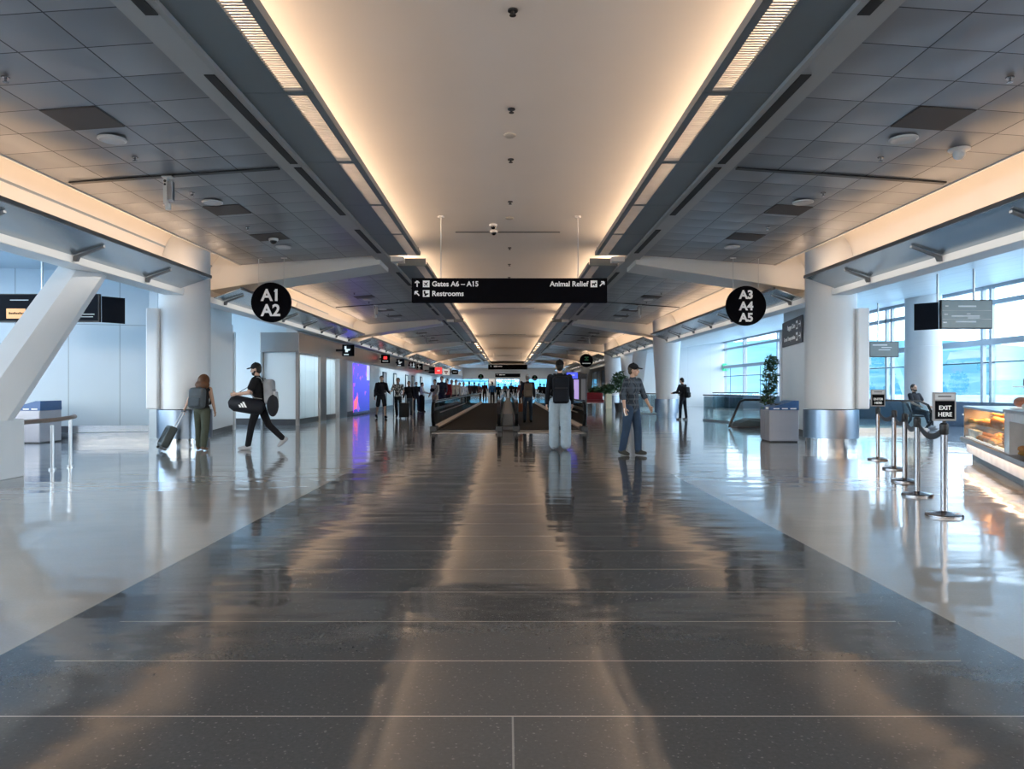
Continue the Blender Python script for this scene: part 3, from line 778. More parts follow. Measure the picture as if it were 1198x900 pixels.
def wide_sign(Y, x0, x1, zb, zt_, label, ceil, full=True):
    xc = (x0 + x1) / 2; h = zt_ - zb
    e = thing('hanging_sign', label, 'sign', (xc, Y, zb)); w = (x1 - x0) / 2
    m = MB(); m.box(-w, w, -0.06, 0.06, 0, h); m.build('sign_box', M['signblack'], e, bevel=0.006)
    for q in (-1.49, 1.49):
        m = MB(); m.cyl((q, 0, h), (q, 0, ceil - zb - 0.02), 0.012, n=10); m.build('hanging_rod', M['detector'], e)
        m = MB(); m.cyl((q, 0, ceil - zb - 0.04), (q, 0, ceil - zb), 0.07, n=18); m.build('ceiling_plate', M['detector'], e)
    y = -0.064
    if full:
        L = MB()
        arrow(L, -w + 0.12, h * 0.765, y, 0.13, 90, 0.026); arrow(L, -w + 0.12, h * 0.37, y, 0.13, 135, 0.026)
        for z in (0.765, 0.37): white_sq(L, -w + 0.315, h * z, y, 0.145)
        text_add(L, 'Gates A6 – A15', 0.155, -w + 0.44, h * 0.765 - 0.052, y, bold=0.0035)
        text_add(L, 'Restrooms', 0.155, -w + 0.44, h * 0.37 - 0.052, y, bold=0.0035)
        L.build('lettering', M['signwhite'], e); L = MB()
        arrow(L, w - 0.115, h * 0.765, y, 0.13, 45, 0.026); white_sq(L, w - 0.29, h * 0.765, y, 0.145)
        text_add(L, 'Animal Relief', 0.155, w - 0.415, h * 0.765 - 0.052, y, 'RIGHT', bold=0.0035)
        L.build('lettering', M['signwhite'], e)
        I = MB(); plane_icon(I, -w + 0.315, h * 0.765, y - 0.003, 0.13); toilet_icon(I, -w + 0.315, h * 0.37, y - 0.003, 0.13); dog_icon(I, w - 0.29, h * 0.765, y - 0.003, 0.13)
        I.build('pictogram', M['signblack'], e)
    else:
        L = MB(); arrow(L, -w + 0.3, h * 0.65, y, 0.18, 90, 0.04); L.box(-w + 0.6, -w + 1.0, y, y + 0.003, h * 0.5, h * 0.8)
        L.box(-w + 1.05, -w + 1.5, y, y + 0.003, h * 0.55, h * 0.75); L.build('lettering', M['signwhite'], e)
    return e
ys_ = 15.8
wide_sign(ys_, wx(482, ys_), wx(710, ys_), wz(354.5, ys_), wz(326, ys_), 'long black overhead sign reading Gates A6 to A15, Restrooms and Animal Relief', 5.055)
wide_sign(78.0, -2.1, 2.1, 3.3, 3.82, 'long black overhead sign far away at the end of the central vault', 5.05, False)
wide_sign(110.0, -1.9, 1.9, 2.95, 3.5, 'black overhead sign in front of the bright end window', 4.6, False)

def disc(x, Y, z, r, ceil, lines, label, logo=None):
    e = thing('hanging_disc_sign', label, 'sign', (x, Y, z))
    m = MB(); m.cyl((0, -0.04, 0), (0, 0.04, 0), r, n=64); m.build('disc', M['signblack'], e, smooth='auto')
    for q in (-0.3, 0.3):
        q *= r / 0.47
        m = MB(); m.cyl((q, 0, r * 0.75), (q, 0, ceil - z), 0.008, n=8); m.build('hanging_rod', M['detector'], e)
        m = MB(); m.box(q - 0.07, q + 0.07, -0.02, 0.02, ceil - z - 0.025, ceil - z); m.build('ceiling_plate', M['detector'], e)
    L = MB(); n = len(lines); sz = 0.275 * r / 0.47 if n == 3 else 0.385 * r / 0.47
    for i, t in enumerate(lines):
        text_add(L, t, sz, 0, ((n - 1) / 2 - i) * sz * (0.98 if n == 3 else 0.93) - sz * 0.36, -0.044, 'CENTER', bold=0.011)
    if logo:
        L.box(-r * 0.62, r * 0.62, -0.044, -0.041, -r * 0.48, -r * 0.36)
    L.build('lettering', M['signwhite'], e)
    if logo:
        g = MB()
        for a in range(3):
            for b in range(3):
                if (a + b) % 2 == 0 or a == 1: g.box(-0.28 * r + a * 0.2 * r, -0.1 * r + a * 0.2 * r, -0.044, -0.041, 0.0 + b * 0.2 * r, 0.18 * r + b * 0.2 * r)
        g.build('emblem', pm('emblem_green', (0.03, 0.2, 0.09), 0.5), e)
    return e
disc(wx(317.5, 17.4), 17.4, wz(354, 17.4), 0.475, zt(5.6), ['A1', 'A2'], 'round black hanging sign reading A1 A2')
disc(wx(872.5, 17.4), 17.4, wz(358, 17.4), 0.475, zt(5.6), ['A3', 'A4', 'A5'], 'round black hanging sign reading A3 A4 A5')
disc(wx(686, 50.2), 50.2, wz(422, 50.2), 0.46, zt(5.6), [], 'round black hanging sign with a green emblem over the red bench', True)
disc(wx(562.5, 104), 104, 2.9, 0.4, 4.6, [], 'small far round black sign left of the end window', True)
disc(wx(625.6, 104), 104, 2.75, 0.4, 4.6, [], 'small far round black sign right of the end window', True)

# signs projecting from the storefront wall
def flag_sign(x, Y, z, w, h, label, kind):
    e = thing('wall_mounted_sign', label, 'sign', (x, Y, z))
    m = MB(); m.box(-w / 2, w / 2, -0.05, 0.05, -h / 2, h / 2); m.build('sign_box', M['signblack'], e, bevel=0.005)
    m = MB(); m.box(-(x + 7.33) - 0.0, -w / 2, -0.02, 0.02, -0.05, 0.05) if x + 7.33 > w / 2 + 0.02 else m.box(-w / 2 - 0.03, -w / 2, -0.02, 0.02, -0.05, 0.05)
    m.build('wall_bracket', M['dark'], e)
    L = MB(); I = MB()
    if kind == 'wc':
        toilet_icon(L, -0.03, 0.05, -0.054, w * 0.62); L.box(-w * 0.35, w * 0.05, -0.054, -0.051, -h * 0.42, -h * 0.33)
    elif kind == 'red':
        I.box(-0.1, 0.1, -0.054, -0.051, -0.02, 0.14); L.box(-0.16, 0.16, -0.054, -0.051, -0.16, -0.10)
    elif kind == 'people':
        for q in (-0.1, 0.1):
            L.ell((q, -0.052, 0.13), (0.04, 0.003, 0.04)); L.prism([(q - 0.06, 0.07), (q + 0.06, 0.07), (q + 0.04, -0.06), (q - 0.04, -0.06)], 'y', -0.054, -0.051)
        L.box(-0.2, 0.2, -0.054, -0.051, -0.17, -0.12)
    L.build('pictogram', M['signwhite'], e)
    if I.v: I.build('red_mark', M['redsign'], e)
for px, py, Y, kd, lab in ((407.5, 410, 31.0, 'wc', 'black restroom sign with a white fixture symbol, closest on the storefront fascia'), (451, 420, 41.5, 'red', 'black sign with a red mark projecting from the storefront fascia'),
                      (468.7, 424.5, 47.5, 'wc', 'black restroom sign just past the sign with the red mark'), (482.3, 427.3, 53.5, 'people', 'black sign with two white figures beyond the restroom signs'), (491.2, 429.3, 58.5, 'wc', 'small black restroom sign before the red lit shop sign')):
    flag_sign(wx(px, Y), Y, wz(py, Y), 0.50, 0.49, lab, kd)
def lit_box(px0, px1, py0, py1, Y, mat, name, label, glyph=None, gm=None):
    x0, x1, z0, z1 = wx(px0, Y), wx(px1, Y), wz(py1, Y), wz(py0, Y)
    e = thing(name, label, 'sign', ((x0 + x1) / 2, Y, z0)); w = (x1 - x0) / 2; h = z1 - z0
    m = MB(); m.box(-w, w, -0.05, 0.05, 0, h); m.build('sign_box', mat, e, bevel=0.005)
    if glyph:
        g = MB()
        for (a, b, c, d) in glyph: g.box(a * w, b * w, -0.055, -0.051, c * h, d * h)
        g.build('lettering', gm, e)
    m = MB(); m.box(-(x0 + x1) / 2 - 7.33, -w, -0.02, 0.02, h * 0.4, h * 0.6); m.build('wall_bracket', M['dark'], e)
lit_box(509, 517, 430, 437.5, 64, M['redsign'], 'wall_mounted_sign', 'glowing red shop sign on the storefront fascia', [(-0.4, 0.4, 0.4, 0.6)], M['whitesign'])
lit_box(502, 508.5, 430, 437, 64.6, M['signblack'], 'wall_mounted_sign', 'dark sign box directly before the glowing red one', [(-0.5, 0.5, 0.4, 0.55)], M['redsign'])
lit_box(518, 526, 432.5, 439, 67, M['whitesign'], 'wall_mounted_sign', 'square white lit sign with red pattern beyond the glowing red sign', [(-0.6, 0.6, 0.55, 0.75), (-0.4, 0.4, 0.35, 0.5), (-0.2, 0.2, 0.15, 0.3)], M['red'])
lit_box(529, 536, 433, 438, 75, M['signblack'], 'wall_mounted_sign', 'far black hanging sign past the white lit sign', [(-0.7, 0.6, 0.4, 0.6)], M['signwhite'])
lit_box(572, 578.5, 443.5, 448.5, 98, M['whitesign'], 'hanging_lit_sign', 'small white lit sign above the far crowd', [(-0.5, 0.5, 0.2, 0.4)], M['red'])

# wall sign on the right-hand fin
e = thing('wall_sign', 'dark grey wall sign reading Baggage Claim and Ground Transportation', 'sign', (8.62, 22.68, 2.58), rz=math.atan2(-3.1, -0.56))
m = MB(); m.box(0, 2.78, -0.05, -0.012, 0, 0.75); m.build('sign_panel', M['signgray'], e, bevel=0.004)
L = MB(); text_add(L, 'Baggage Claim', 0.19, 1.93, 0.47, -0.054, 'RIGHT', 0.003); text_add(L, 'Ground Transportation', 0.17, 1.93, 0.15, -0.054, 'RIGHT', 0.003)
for z in (0.53, 0.20): white_sq(L, 2.15, z, -0.054, 0.24); arrow(L, 2.52, z, -0.054, 0.24, 0, 0.04)
L.build('lettering', M['signwhite'], e)
I = MB(); I.box(2.07, 2.23, -0.058, -0.055, 0.45, 0.58); I.box(2.07, 2.23, -0.058, -0.055, 0.13, 0.25); I.build('pictogram', M['signgray'], e)
# green exit sign on the cross wall
e = thing('exit_sign', 'small green exit sign on the white wall by the windows', 'sign', (wx(849, 51.9), 51.93, wz(434, 51.9)))
m = MB(); m.box(-0.2, 0.2, -0.03, 0.05, 0, 0.52); m.build('sign_box', M['greenlit'], e)
L = MB(); L.ell((0, -0.034, 0.38), (0.05, 0.003, 0.05)); L.prism([(-0.09, 0.32), (0.08, 0.32), (0.05, 0.2), (0.1, 0.08), (0.03, 0.08), (-0.02, 0.18), (-0.1, 0.1)], 'y', -0.036, -0.032); L.build('pictogram', M['signwhite'], e)

# ================================================================ SCREENS
def monitor(x0, x1, zb, zt_, Y, ztop, label, rods, mat, lines, wing=-1, name='hanging_monitor', wingw=0.34):
    xc = (x0 + x1) / 2; w = (x1 - x0) / 2; h = zt_ - zb
    e = thing(name, label, 'monitor', (xc, Y, zb))
    m = MB(); m.box(-w, w, -0.03, 0.05, 0, h); bz = m.build('bezel', M['black'], e, bevel=0.006)
    m = MB(); m.box(-w + 0.02, w - 0.02, -0.034, -0.03, 0.025, h - 0.02); scr = m.build('screen', mat, bz)
    if lines:
        L = MB()
        for (a, b, c, d) in lines: L.box(-w + a * 2 * w, -w + b * 2 * w, -0.037, -0.0345, c * h, d * h)
        L.build('screen_text', M['screentext'], bz)
    if wing:   # second screen, turned away
        m = MB(); q = wing
        m.prism([(q * w, 0.06), (q * (w + 0.02), 0.02), (q * (w + wingw), 0.36), (q * (w + wingw - 0.04), 0.41)], 'z', 0.0, h * 0.93)
        m.build('side_screen', M['screen'], e)
    for r in rods:
        m = MB(); m.cyl((r, 0.06, h * 0.5), (r, 0.06, ztop - zb), 0.022, n=12); m.build('hanging_pole', M['steel'], e)
    m = MB(); m.box(-w * 0.7, w * 0.7, 0.05, 0.12, h * 0.35, h * 0.65); m.build('mount_bar', M['dark'], e)
    return e
tl = [(0.33, 0.68, 0.75, 0.80), (0.08, 0.14, 0.76, 0.8), (0.2, 0.75, 0.42, 0.46), (0.5, 0.57, 0.5, 0.53), (0.52, 0.75, 0.36, 0.39), (0.06, 0.13, 0.48, 0.52), (0.28, 0.68, 0.22, 0.27), (0.04, 0.11, 0.2, 0.24), (0.02, 0.98, 0.63, 0.635), (0.02, 0.98, 0.33, 0.335)]
Y = 15.0
monitor(wx(1100, Y), wx(1160, Y), wz(385, Y), wz(351, Y), Y, 3.95, 'grey flight information monitor hanging on two poles above the bakery counter', (-0.55, 0.2), M['screengrey'], tl)
Y = 22.5
monitor(wx(1017, Y), wx(1051, Y), wz(418, Y), wz(400, Y), Y, 3.95, 'smaller grey monitor on one pole hanging beside the window column', (-0.15,), M['screengrey'], [(0.1, 0.6, 0.75, 0.82), (0.4, 0.75, 0.6, 0.65), (0.3, 0.7, 0.45, 0.5)], wingw=0.2)
Y = 14.2
e = monitor(wx(-62, Y), wx(117, Y), wz(377, Y), wz(344, Y), Y, 4.35, 'wide black flight information display hanging behind the leaning strut', (-0.62, 0.33), M['screen'],
        [(0.42, 0.54, 0.76, 0.79), (0.555, 0.62, 0.42, 0.445), (0.555, 0.60, 0.3, 0.32), (0.86, 0.97, 0.26, 0.29), (0.88, 0.96, 0.17, 0.195)], wing=1, wingw=0.3)
m = MB(); m.box(-0.31, 0.06, -0.038, -0.0345, 0.067, 0.26); m.build('orange_notice', M['orangelit'], e)
L = MB(); [L.box(-0.26 + k * 0.034, -0.235 + k * 0.034, -0.041, -0.039, 0.15, 0.15 + 0.03 + 0.01 * (k % 3 == 0)) for k in range(9)]; L.build('notice_text', M['signblack'], e)
# blue advert on the storefront
m = MB(); m.box(-7.395, -7.34, 34.7, 38.6, 0.05, 2.5); e = m.build('advertising_panel', M['ad'])
tag(e, 'tall glowing blue and violet advertising panel on the storefront wall', 'advert')
M['comb'] = pm('comb_plate_metal', (0.30, 0.29, 0.28), 0.4, metal=0.6, var=0.1)
# ================================================================ MOVING WALKWAYS
def walkway(x0, x1, label):
    ya, yb = 22.0, 62.0
    e = thing('moving_walkway', label, 'moving walkway', ((x0 + x1) / 2, ya, 0)); hw = (x1 - x0) / 2
    L = yb - ya
    m = MB(); m.box(-hw + 0.16, hw - 0.16, 0.6, L, 0.0, 0.035); m.build('belt', M['belt'], e)
    m = MB(); m.box(-hw + 0.1, hw - 0.1, -0.9, 0.6, 0.0, 0.012); m.build('comb_plate', M['comb'], e)
    for q in (-1, 1):
        x = q * (hw - 0.065)
        m = MB(); a, b = sorted((q * (hw - 0.16), q * (hw - 0.02)))
        m.prism([(a, 0.0), (b, 0.0), (b, 0.2), ((a + b) / 2 + 0.04 * q, 0.2), (a if q > 0 else b, 0.09)] if q > 0 else [(b, 0.0), (a, 0.0), (a, 0.2), ((a + b) / 2 - 0.04, 0.2), (b, 0.09)], 'y', 0.25, L)
        m.build('skirt', M['skirt'], e)
        g = MB(); g.box(x - 0.007, x + 0.007, 0.05, L, 0.18, 0.88); g.build('balustrade_glass', M['walkglass'], e)
        path = [(x, 0.25, 0.12), (x, 0.02, 0.2), (x, -0.2, 0.36), (x, -0.26, 0.55), (x, -0.2, 0.74), (x, -0.04, 0.87), (x, 0.2, 0.92), (x, L, 0.92)]
        m = MB(); m.ribbon(path, 0.10, 0.05, (1, 0, 0)); m.build('handrail', M['blackgloss'], e, bevel=0.012)
        m = MB(); m.box(x - 0.1, x + 0.1, -0.14, 0.5, 0.0, 0.16); m.build('newel_base', M['dark'], e, bevel=0.015)
        m = MB(); m.box(x - 0.015, x + 0.015, 0.3, L, 0.865, 0.89); m.build('rail_track', M['skirt'], e)
        m = MB(); m.box(x + q * -0.02 - 0.006, x + q * -0.02 + 0.006, 2.0, 16.0, 0.50, 0.53); m.build('light_line', M['skirt'], e)
    return e
walkway(-2.31, -0.2, 'moving walkway on the left side, empty at the near end')
walkway(0.2, 2.38, 'moving walkway with the capped man riding on it')
# median deck between them
m = MB(); m.box(-0.2, 0.2, 22.6, 62, 0.0, 0.12); m.box(-0.16, 0.16, 23.0, 61.9, 0.12, 0.5)
o = m.build('walkway_median', M['gray'], bevel=0.01); tag(o, 'low grey metal divider between the two moving walkways', 'divider')
# ================================================================ RAILS
e = thing('handrail', 'round brown handrail on steel posts in front of the leaning strut', 'handrail', (-7.3, 11.8, 0))
m = MB(); m.tube([(-0.02, -4.0, 0.80), (0.03, -1.5, 0.80), (0.0, -0.1, 0.805), (-0.03, 0.35, 0.82), (-0.1, 0.62, 0.83), (-0.22, 0.8, 0.83)], 0.036, 14); m.build('rail', M['wood'], e, smooth='auto')
for y, z in ((-0.12, 0.72), (0.36, 0.79)):
    m = MB(); m.cyl((-0.02, y, 0), (-0.02, y, z), 0.03, n=16); m.cyl((-0.02, y, 0), (-0.02, y, 0.03), 0.055, n=18); m.build('post', M['steel'], e, smooth='auto')
m = MB(); m.cyl((-0.02, -3.0, 0), (-0.02, -3.0, 0.78), 0.03, n=16); m.build('post', M['steel'], e, smooth='auto')

def glass_rail(p, q, label, n=3):
    p, q = Vector((*p, 0)), Vector((*q, 0)); d = q - p; L = d.length
    e = thing('glass_railing', label, 'railing', p, rz=math.atan2(d.y, d.x))
    w = L / n
    for i in range(n):
        g = MB(); g.box(i * w + 0.015, (i + 1) * w - 0.015, -0.008, 0.008, 0.04, 0.98); g.build('glass_sheet', M['railglass'], e)
    m = MB(); m.tube([(0, 0, 1.03), (L, 0, 1.03)], 0.028, 12); m.build('rail', M['black'], e, smooth='auto')
    m = MB(); m.box(0, L, -0.03, 0.03, 0, 0.06); m.build('base_shoe', M['steel'], e)
    return e
glass_rail((7.95, 29.5), (8.62, 26.6), 'glass railing with a black top rail behind the escalator handrail')
glass_rail((6.6, 37.5), (7.6, 35.2), 'short glass railing between the plaid shirt man and the tapered column', 2)
glass_rail((12.4, 44.0), (15.2, 44.0), 'far glass railing across the window bay', 2)

# escalators
def escalator(x, y, rz, label, L=3.2, desc=0.0):
    e = thing('escalator', label, 'escalator', (x, y, 0), rz=rz)
    for q in (-0.55, 0.55):
        path = [(0.55, q, 0.06), (0.16, q, 0.12), (0.0, q, 0.33), (-0.02, q, 0.58), (0.1, q, 0.82), (0.35, q, 0.93), (1.0, q, 0.95), (L, q, 0.95 - desc)]
        m = MB(); m.ribbon(path, 0.09, 0.05, (0, 1, 0)); m.build('handrail', M['blackgloss'], e, bevel=0.01)
        g = MB(); g.prism([(0.5, 0.14), (0.2, 0.18), (0.06, 0.36), (0.05, 0.56), (0.15, 0.78), (0.38, 0.89), (1.0, 0.91), (L, 0.91 - desc), (L, 0.14 - desc * 0.1)], 'y', q - 0.01, q + 0.01); g.build('balustrade_glass', M['railglass'], e)
        m = MB(); m.box(0.15, L, q - 0.09, q + 0.09, 0, 0.14); m.build('skirt', M['skirt'], e)
    m = MB(); m.box(0.0, L, -0.46, 0.46, 0, 0.03); m.build('landing_plate', M['dark'], e)
    return e
escalator(12.5, 22.0, PI, 'escalator with glass sides and black handrails next to the seated man', 2.6)
# descending escalator rail beside the bins
e = thing('stair_handrail', 'sloping black escalator handrail with glass infill, left of the recycling bins', 'handrail', (7.55, 23.8, 0))
path = [(-0.3, 0, 0.03), (-0.16, 0.0, 0.38), (0.06, 0, 0.86), (0.2, 0, 0.93), (0.9, 0, 0.93), (1.02, 0, 0.86), (1.05, 0, 0.5)]
m = MB(); m.tube(path, 0.04, 12); m.build('rail', M['blackgloss'], e, smooth='auto')
g = MB(); g.prism([(-0.2, 0.06), (0.08, 0.84), (0.2, 0.89), (0.9, 0.89), (0.98, 0.6), (0.98, 0.06)], 'y', -0.008, 0.008); g.build('glass_infill', M['railglass'], e)
m = MB(); m.prism([(0.0, 0.0), (1.5, 0.0), (1.5, 0.3), (0.45, 0.3), (0.12, 0.16)], 'y', 0.15, 0.9); m.build('landing_box', pm('escalator_truss', (0.12, 0.09, 0.08), 0.5), e, bevel=0.02)

# ================================================================ RECYCLING BINS
def bins(x, y, rz, label, n=2):
    e = thing('recycling_station', label, 'recycling bin', (x, y, 0), rz=rz)
    W, Dp, Hh = 0.68, 0.82, 0.86
    m = MB(); m.box(0, W, 0, Dp, 0.03, 0.78); m.build('cabinet', M['binpanel'], e, bevel=0.008)
    m = MB(); m.box(0.02, W - 0.02, 0.02, Dp - 0.02, 0, 0.03); m.build('plinth', M['black'], e)
    m = MB(); m.box(-0.008, W + 0.008, -0.008, Dp + 0.008, 0.78, Hh); m.build('blue_rim', M['binblue'], e, bevel=0.006)
    m = MB(); m.prism([(W * 0.1, Hh), (W + 0.005, Hh), (W + 0.005, Hh + 0.15), (W * 0.85, Hh + 0.15)], 'y', 0, Dp) ; m.build('lid_hood', M['binblue'], e)
    for i in range(n):
        a = Dp * i / n
        d = MB(); d.box(-0.012, 0.0, a + 0.012, a + Dp / n - 0.012, 0.06, 0.76); dr = d.build('door', M['binpanel'], e, bevel=0.003)
        d = MB(); d.box(-0.016, -0.006, a + 0.1, a + Dp / n - 0.1, 0.80, 0.85); d.build('stream_label', M['bingreen'] if i % 2 else M['signwhite'], dr)
        d = MB(); d.cyl((W * 0.42, a + Dp / n / 2, Hh + 0.001), (W * 0.42, a + Dp / n / 2, Hh + 0.07), 0.11, n=20); d.build('bin_opening', M['black'], e)
    d = MB(); d.box(0.015, W - 0.015, -0.012, 0.0, 0.06, 0.76); d.build('front_panel', M['binpanel'], e, bevel=0.003)
    d = MB()
    for k in range(3): d.box(0.08 + k * 0.2, 0.22 + k * 0.2, -0.014, -0.008, Hh - 0.055, Hh - 0.03)
    d.build('stream_label', M['signwhite'], e)
    return e
bins(6.36, 17.62, D(-4), 'grey recycling station with a blue top beside the round column')
bins(-11.75, 17.2, D(0), 'small recycling bin with a blue top half hidden behind the leaning strut')

# ================================================================ STANCHIONS
spots = [gx(1104.5, 604), gx(1073, 580), gx(1058.5, 563.5), gx(1046, 549), gx(1027, 538)]
names = ['nearest steel queue post with the EXIT HERE sign on top', 'second steel queue post, next behind the EXIT HERE post', 'middle steel queue post of the five in the belt line',
         'fourth steel queue post, next to the ENTER HERE post', 'steel queue post with the ENTER HERE sign on top']
for i, (x, y) in enumerate(spots):
    e = thing('queue_post', names[i], 'queue post', (x, y, 0), group='queue posts by the bakery')
    m = MB(); m.lathe([(0.175, 0.0), (0.175, 0.018), (0.165, 0.03), (0.06, 0.045), (0.035, 0.055)], n=36); m.build('base', M['chrome'], e, smooth='auto')
    m = MB(); m.cyl((0, 0, 0.04), (0, 0, 0.86), 0.032, n=20); m.build('post', M['chrome'], e, smooth='auto')
    m = MB(); m.lathe([(0.036, 0.84), (0.042, 0.85), (0.042, 0.945), (0.03, 0.96), (0.0001, 0.962)], n=20); m.build('belt_cassette', M['black'], e, smooth='auto')
    if i < 4:
        nx, ny = spots[i + 1]; dx, dy = nx - x, ny - y; Ld = math.hypot(dx, dy)
        path = [(dx * t, dy * t, 0.905 - 0.13 * (1 - (2 * t - 1) ** 2)) for t in [k / 14 for k in range(15)]]
        m = MB(); m.ribbon(path, 0.065, 0.012, (0, 0, 1)); m.build('belt', M['black'], e)
    if i in (0, 4):
        w, h = (0.118, 0.295) if i == 0 else (0.13, 0.31)
        m = MB(); m.box(-w, w, -0.012, 0.012, 0.98, 0.98 + h); sf_ = m.build('sign_frame', M['gray'], e, bevel=0.004)
        m = MB(); m.box(-0.012, 0.012, -0.01, 0.01, 0.95, 0.99); m.build('sign_bracket', M['black'], e)
        m = MB(); m.box(-w + 0.018, w - 0.018, -0.015, -0.0125, 1.0, 0.98 + h * 0.70); m.build('sign_panel', M['signblack'], sf_)
        m = MB(); m.box(-w + 0.018, w - 0.018, -0.015, -0.0125, 0.985 + h * 0.73, 0.98 + h - 0.018); m.build('sign_header', pm('sign_header_grey', (0.45, 0.47, 0.5), 0.5), sf_)
        L = MB()
        for k, t in enumerate(('EXIT' if i == 0 else 'ENTER', 'HERE')):
            text_add(L, t, 0.062 if i == 0 else 0.058, 0, 1.095 - k * 0.068, -0.017, 'CENTER', 0.0006)
        L.build('lettering', M['signwhite'], sf_)
        L = MB(); L.box(-w * 0.6, w * 0.55, -0.0165, -0.015, 0.985 + h * 0.82, 0.985 + h * 0.86); L.build('header_line', M['dark'], sf_)

# ================================================================ BAKERY COUNTER
BX, BY = 8.6, 13.7; BR = math.atan2(-0.909, -0.416)
e = thing('bakery_counter', 'bakery counter base with a pale marble front and grey ledge', 'display counter', (BX, BY, 0), rz=BR)
bk = e
m = MB(); m.box(0.12, 6.4, 0.12, 1.0, 0, 0.12); m.build('plinth', M['dark'], e)
m = MB(); m.box(0, 6.4, 0.04, 1.05, 0.12, 0.32); m.build('marble_base', M['marble'], e, bevel=0.006)
m = MB(); m.box(-0.1, 6.4, -0.05, 1.1, 0.32, 0.40); m.build('ledge', M['gray'], e, bevel=0.008)
e = thing('end_cabinet', 'grey end cabinet with a white worktop at the far end of the bakery counter', 'cabinet', (BX, BY, 0), rz=BR)
m = MB(); m.box(-0.78, -0.02, 0.1, 0.95, 0.22, 0.78); m.build('end_cabinet', M['gray'], e, bevel=0.01)
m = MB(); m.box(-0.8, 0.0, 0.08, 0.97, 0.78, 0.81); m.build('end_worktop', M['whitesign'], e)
e = thing('display_case', 'warm lit glass pastry case standing on the bakery counter', 'display case', (BX, BY, 0), rz=BR)
m = MB(); m.box(0.0, 0.04, 0.0, 0.9, 0.40, 0.95); m.box(3.72, 3.80, 0.0, 0.9, 0.40, 0.98); m.box(0.0, 3.75, 0.86, 0.9, 0.4, 0.95); m.build('case_frame', M['gray'], e)
m = MB(); m.box(-0.03, 3.78, -0.01, 0.95, 0.945, 0.985); m.build('case_top', M['steel'], e, bevel=0.005)
m = MB(); m.box(0.04, 3.72, 0.06, 0.86, 0.66, 0.675); m.build('case_shelf', M['caseglass'], e)
m = MB(); m.box(0.04, 3.72, 0.42, 0.86, 0.80, 0.815); m.build('case_shelf', M['caseglass'], e)
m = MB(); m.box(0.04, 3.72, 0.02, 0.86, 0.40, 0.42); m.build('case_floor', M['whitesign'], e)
m = MB(); m.box(0.04, 3.72, 0.0, 0.012, 0.42, 0.945); m.build('front_glass', M['caseglass'], e)
m = MB(); m.box(0.04, 3.72, 0.84, 0.86, 0.42, 0.945); m.build('back_panel', pm('case_back', (0.75, 0.62, 0.45), 0.5), e)
e = thing('niche_case', 'marble fronted case with a dark niche next to the lit glass case', 'display case', (BX, BY, 0), rz=BR)
# second case with marble surround and dark niche
m = MB(); m.box(3.8, 6.4, 0.0, 0.9, 0.86, 0.98); m.box(3.8, 4.05, 0.0, 0.9, 0.40, 0.86); m.box(5.7, 6.4, 0.0, 0.9, 0.40, 0.86); m.box(3.8, 6.4, 0.6, 0.9, 0.4, 0.86); m.build('niche_surround', M['marble'], e)
m = MB(); m.box(4.05, 5.7, 0.58, 0.6, 0.42, 0.86); m.build('niche_back', M['slot'], e)
m = MB(); m.box(3.78, 6.4, -0.03, 1.0, 0.98, 1.02); m.build('niche_top', M['gray'], e, bevel=0.006)
e = thing('sneeze_guard', 'clear upright glass guard on top of the bakery cases', 'glass guard', (BX, BY, 0), rz=BR)
m = MB(); m.box(0.6, 6.4, 0.30, 0.312, 1.0, 1.45); m.box(0.6, 0.612, 0.30, 0.9, 1.0, 1.45); m.build('sneeze_guard', M['caseglass'], e)
e = thing('bottle_shelf', 'thin white shelf on two posts above the bakery case', 'shelf', (BX, BY, 0), rz=BR)
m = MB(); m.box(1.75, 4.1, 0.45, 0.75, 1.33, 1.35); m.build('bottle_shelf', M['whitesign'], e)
m = MB()
for x in (1.95, 3.9): m.cyl((x, 0.6, 0.98), (x, 0.6, 1.33), 0.012, n=10)
m.build('shelf_post', M['steel'], e)
bm_ = Matrix.Translation((BX, BY, 0)) @ Matrix.Rotation(BR, 4, 'Z')
def bp(x, y, z): return tuple(bm_ @ Vector((x, y, z)))
# pastries: rows in the case
def croissant():
    m = MB(); pts = [(0.065 * math.cos(t), 0.055 * math.sin(t) - 0.02, 0.028) for t in [D(a) for a in range(0, 181, 20)]]
    m.tube(pts, [0.008, 0.016, 0.022, 0.027, 0.03, 0.027, 0.022, 0.016, 0.012, 0.008], 10); return m.mesh('croissant', M['pastry2'], True)
def bun():
    m = MB(); m.lathe([(0.03, 0), (0.052, 0.008), (0.058, 0.026), (0.045, 0.046), (0.02, 0.056)], n=18); return m.mesh('bun', M['pastry'], True)
def muffin():
    m = MB(); m.lathe([(0.03, 0), (0.04, 0.045), (0.052, 0.055), (0.046, 0.078), (0.02, 0.092)], n=18); return m.mesh('muffin', M['pastry'], True)
def cupm():
    m = MB(); m.lathe([(0.028, 0), (0.038, 0.09), (0.04, 0.092), (0.036, 0.095)], n=18); return m.mesh('dessert_cup', M['bottle2'], True)
protos = [('croissant', croissant(), 'golden curved croissant', 'pastry'), ('bun', bun(), 'round brown bun', 'pastry'), ('muffin', muffin(), 'brown domed muffin', 'pastry'), ('dessert_cup', cupm(), 'small clear dessert cup', 'dessert')]
def put(k, x, y, z, where, grp):
    nm, me, d, cat = protos[k]
    o = bpy.data.objects.new(nm, me); C.objects.link(o); o.location = bp(x, y, z); o.scale = (1.45, 1.45, 1.45); o.rotation_euler = (0, 0, random.uniform(0, 6.28))
    tag(o, '%s %s' % (d, where), cat, grp)
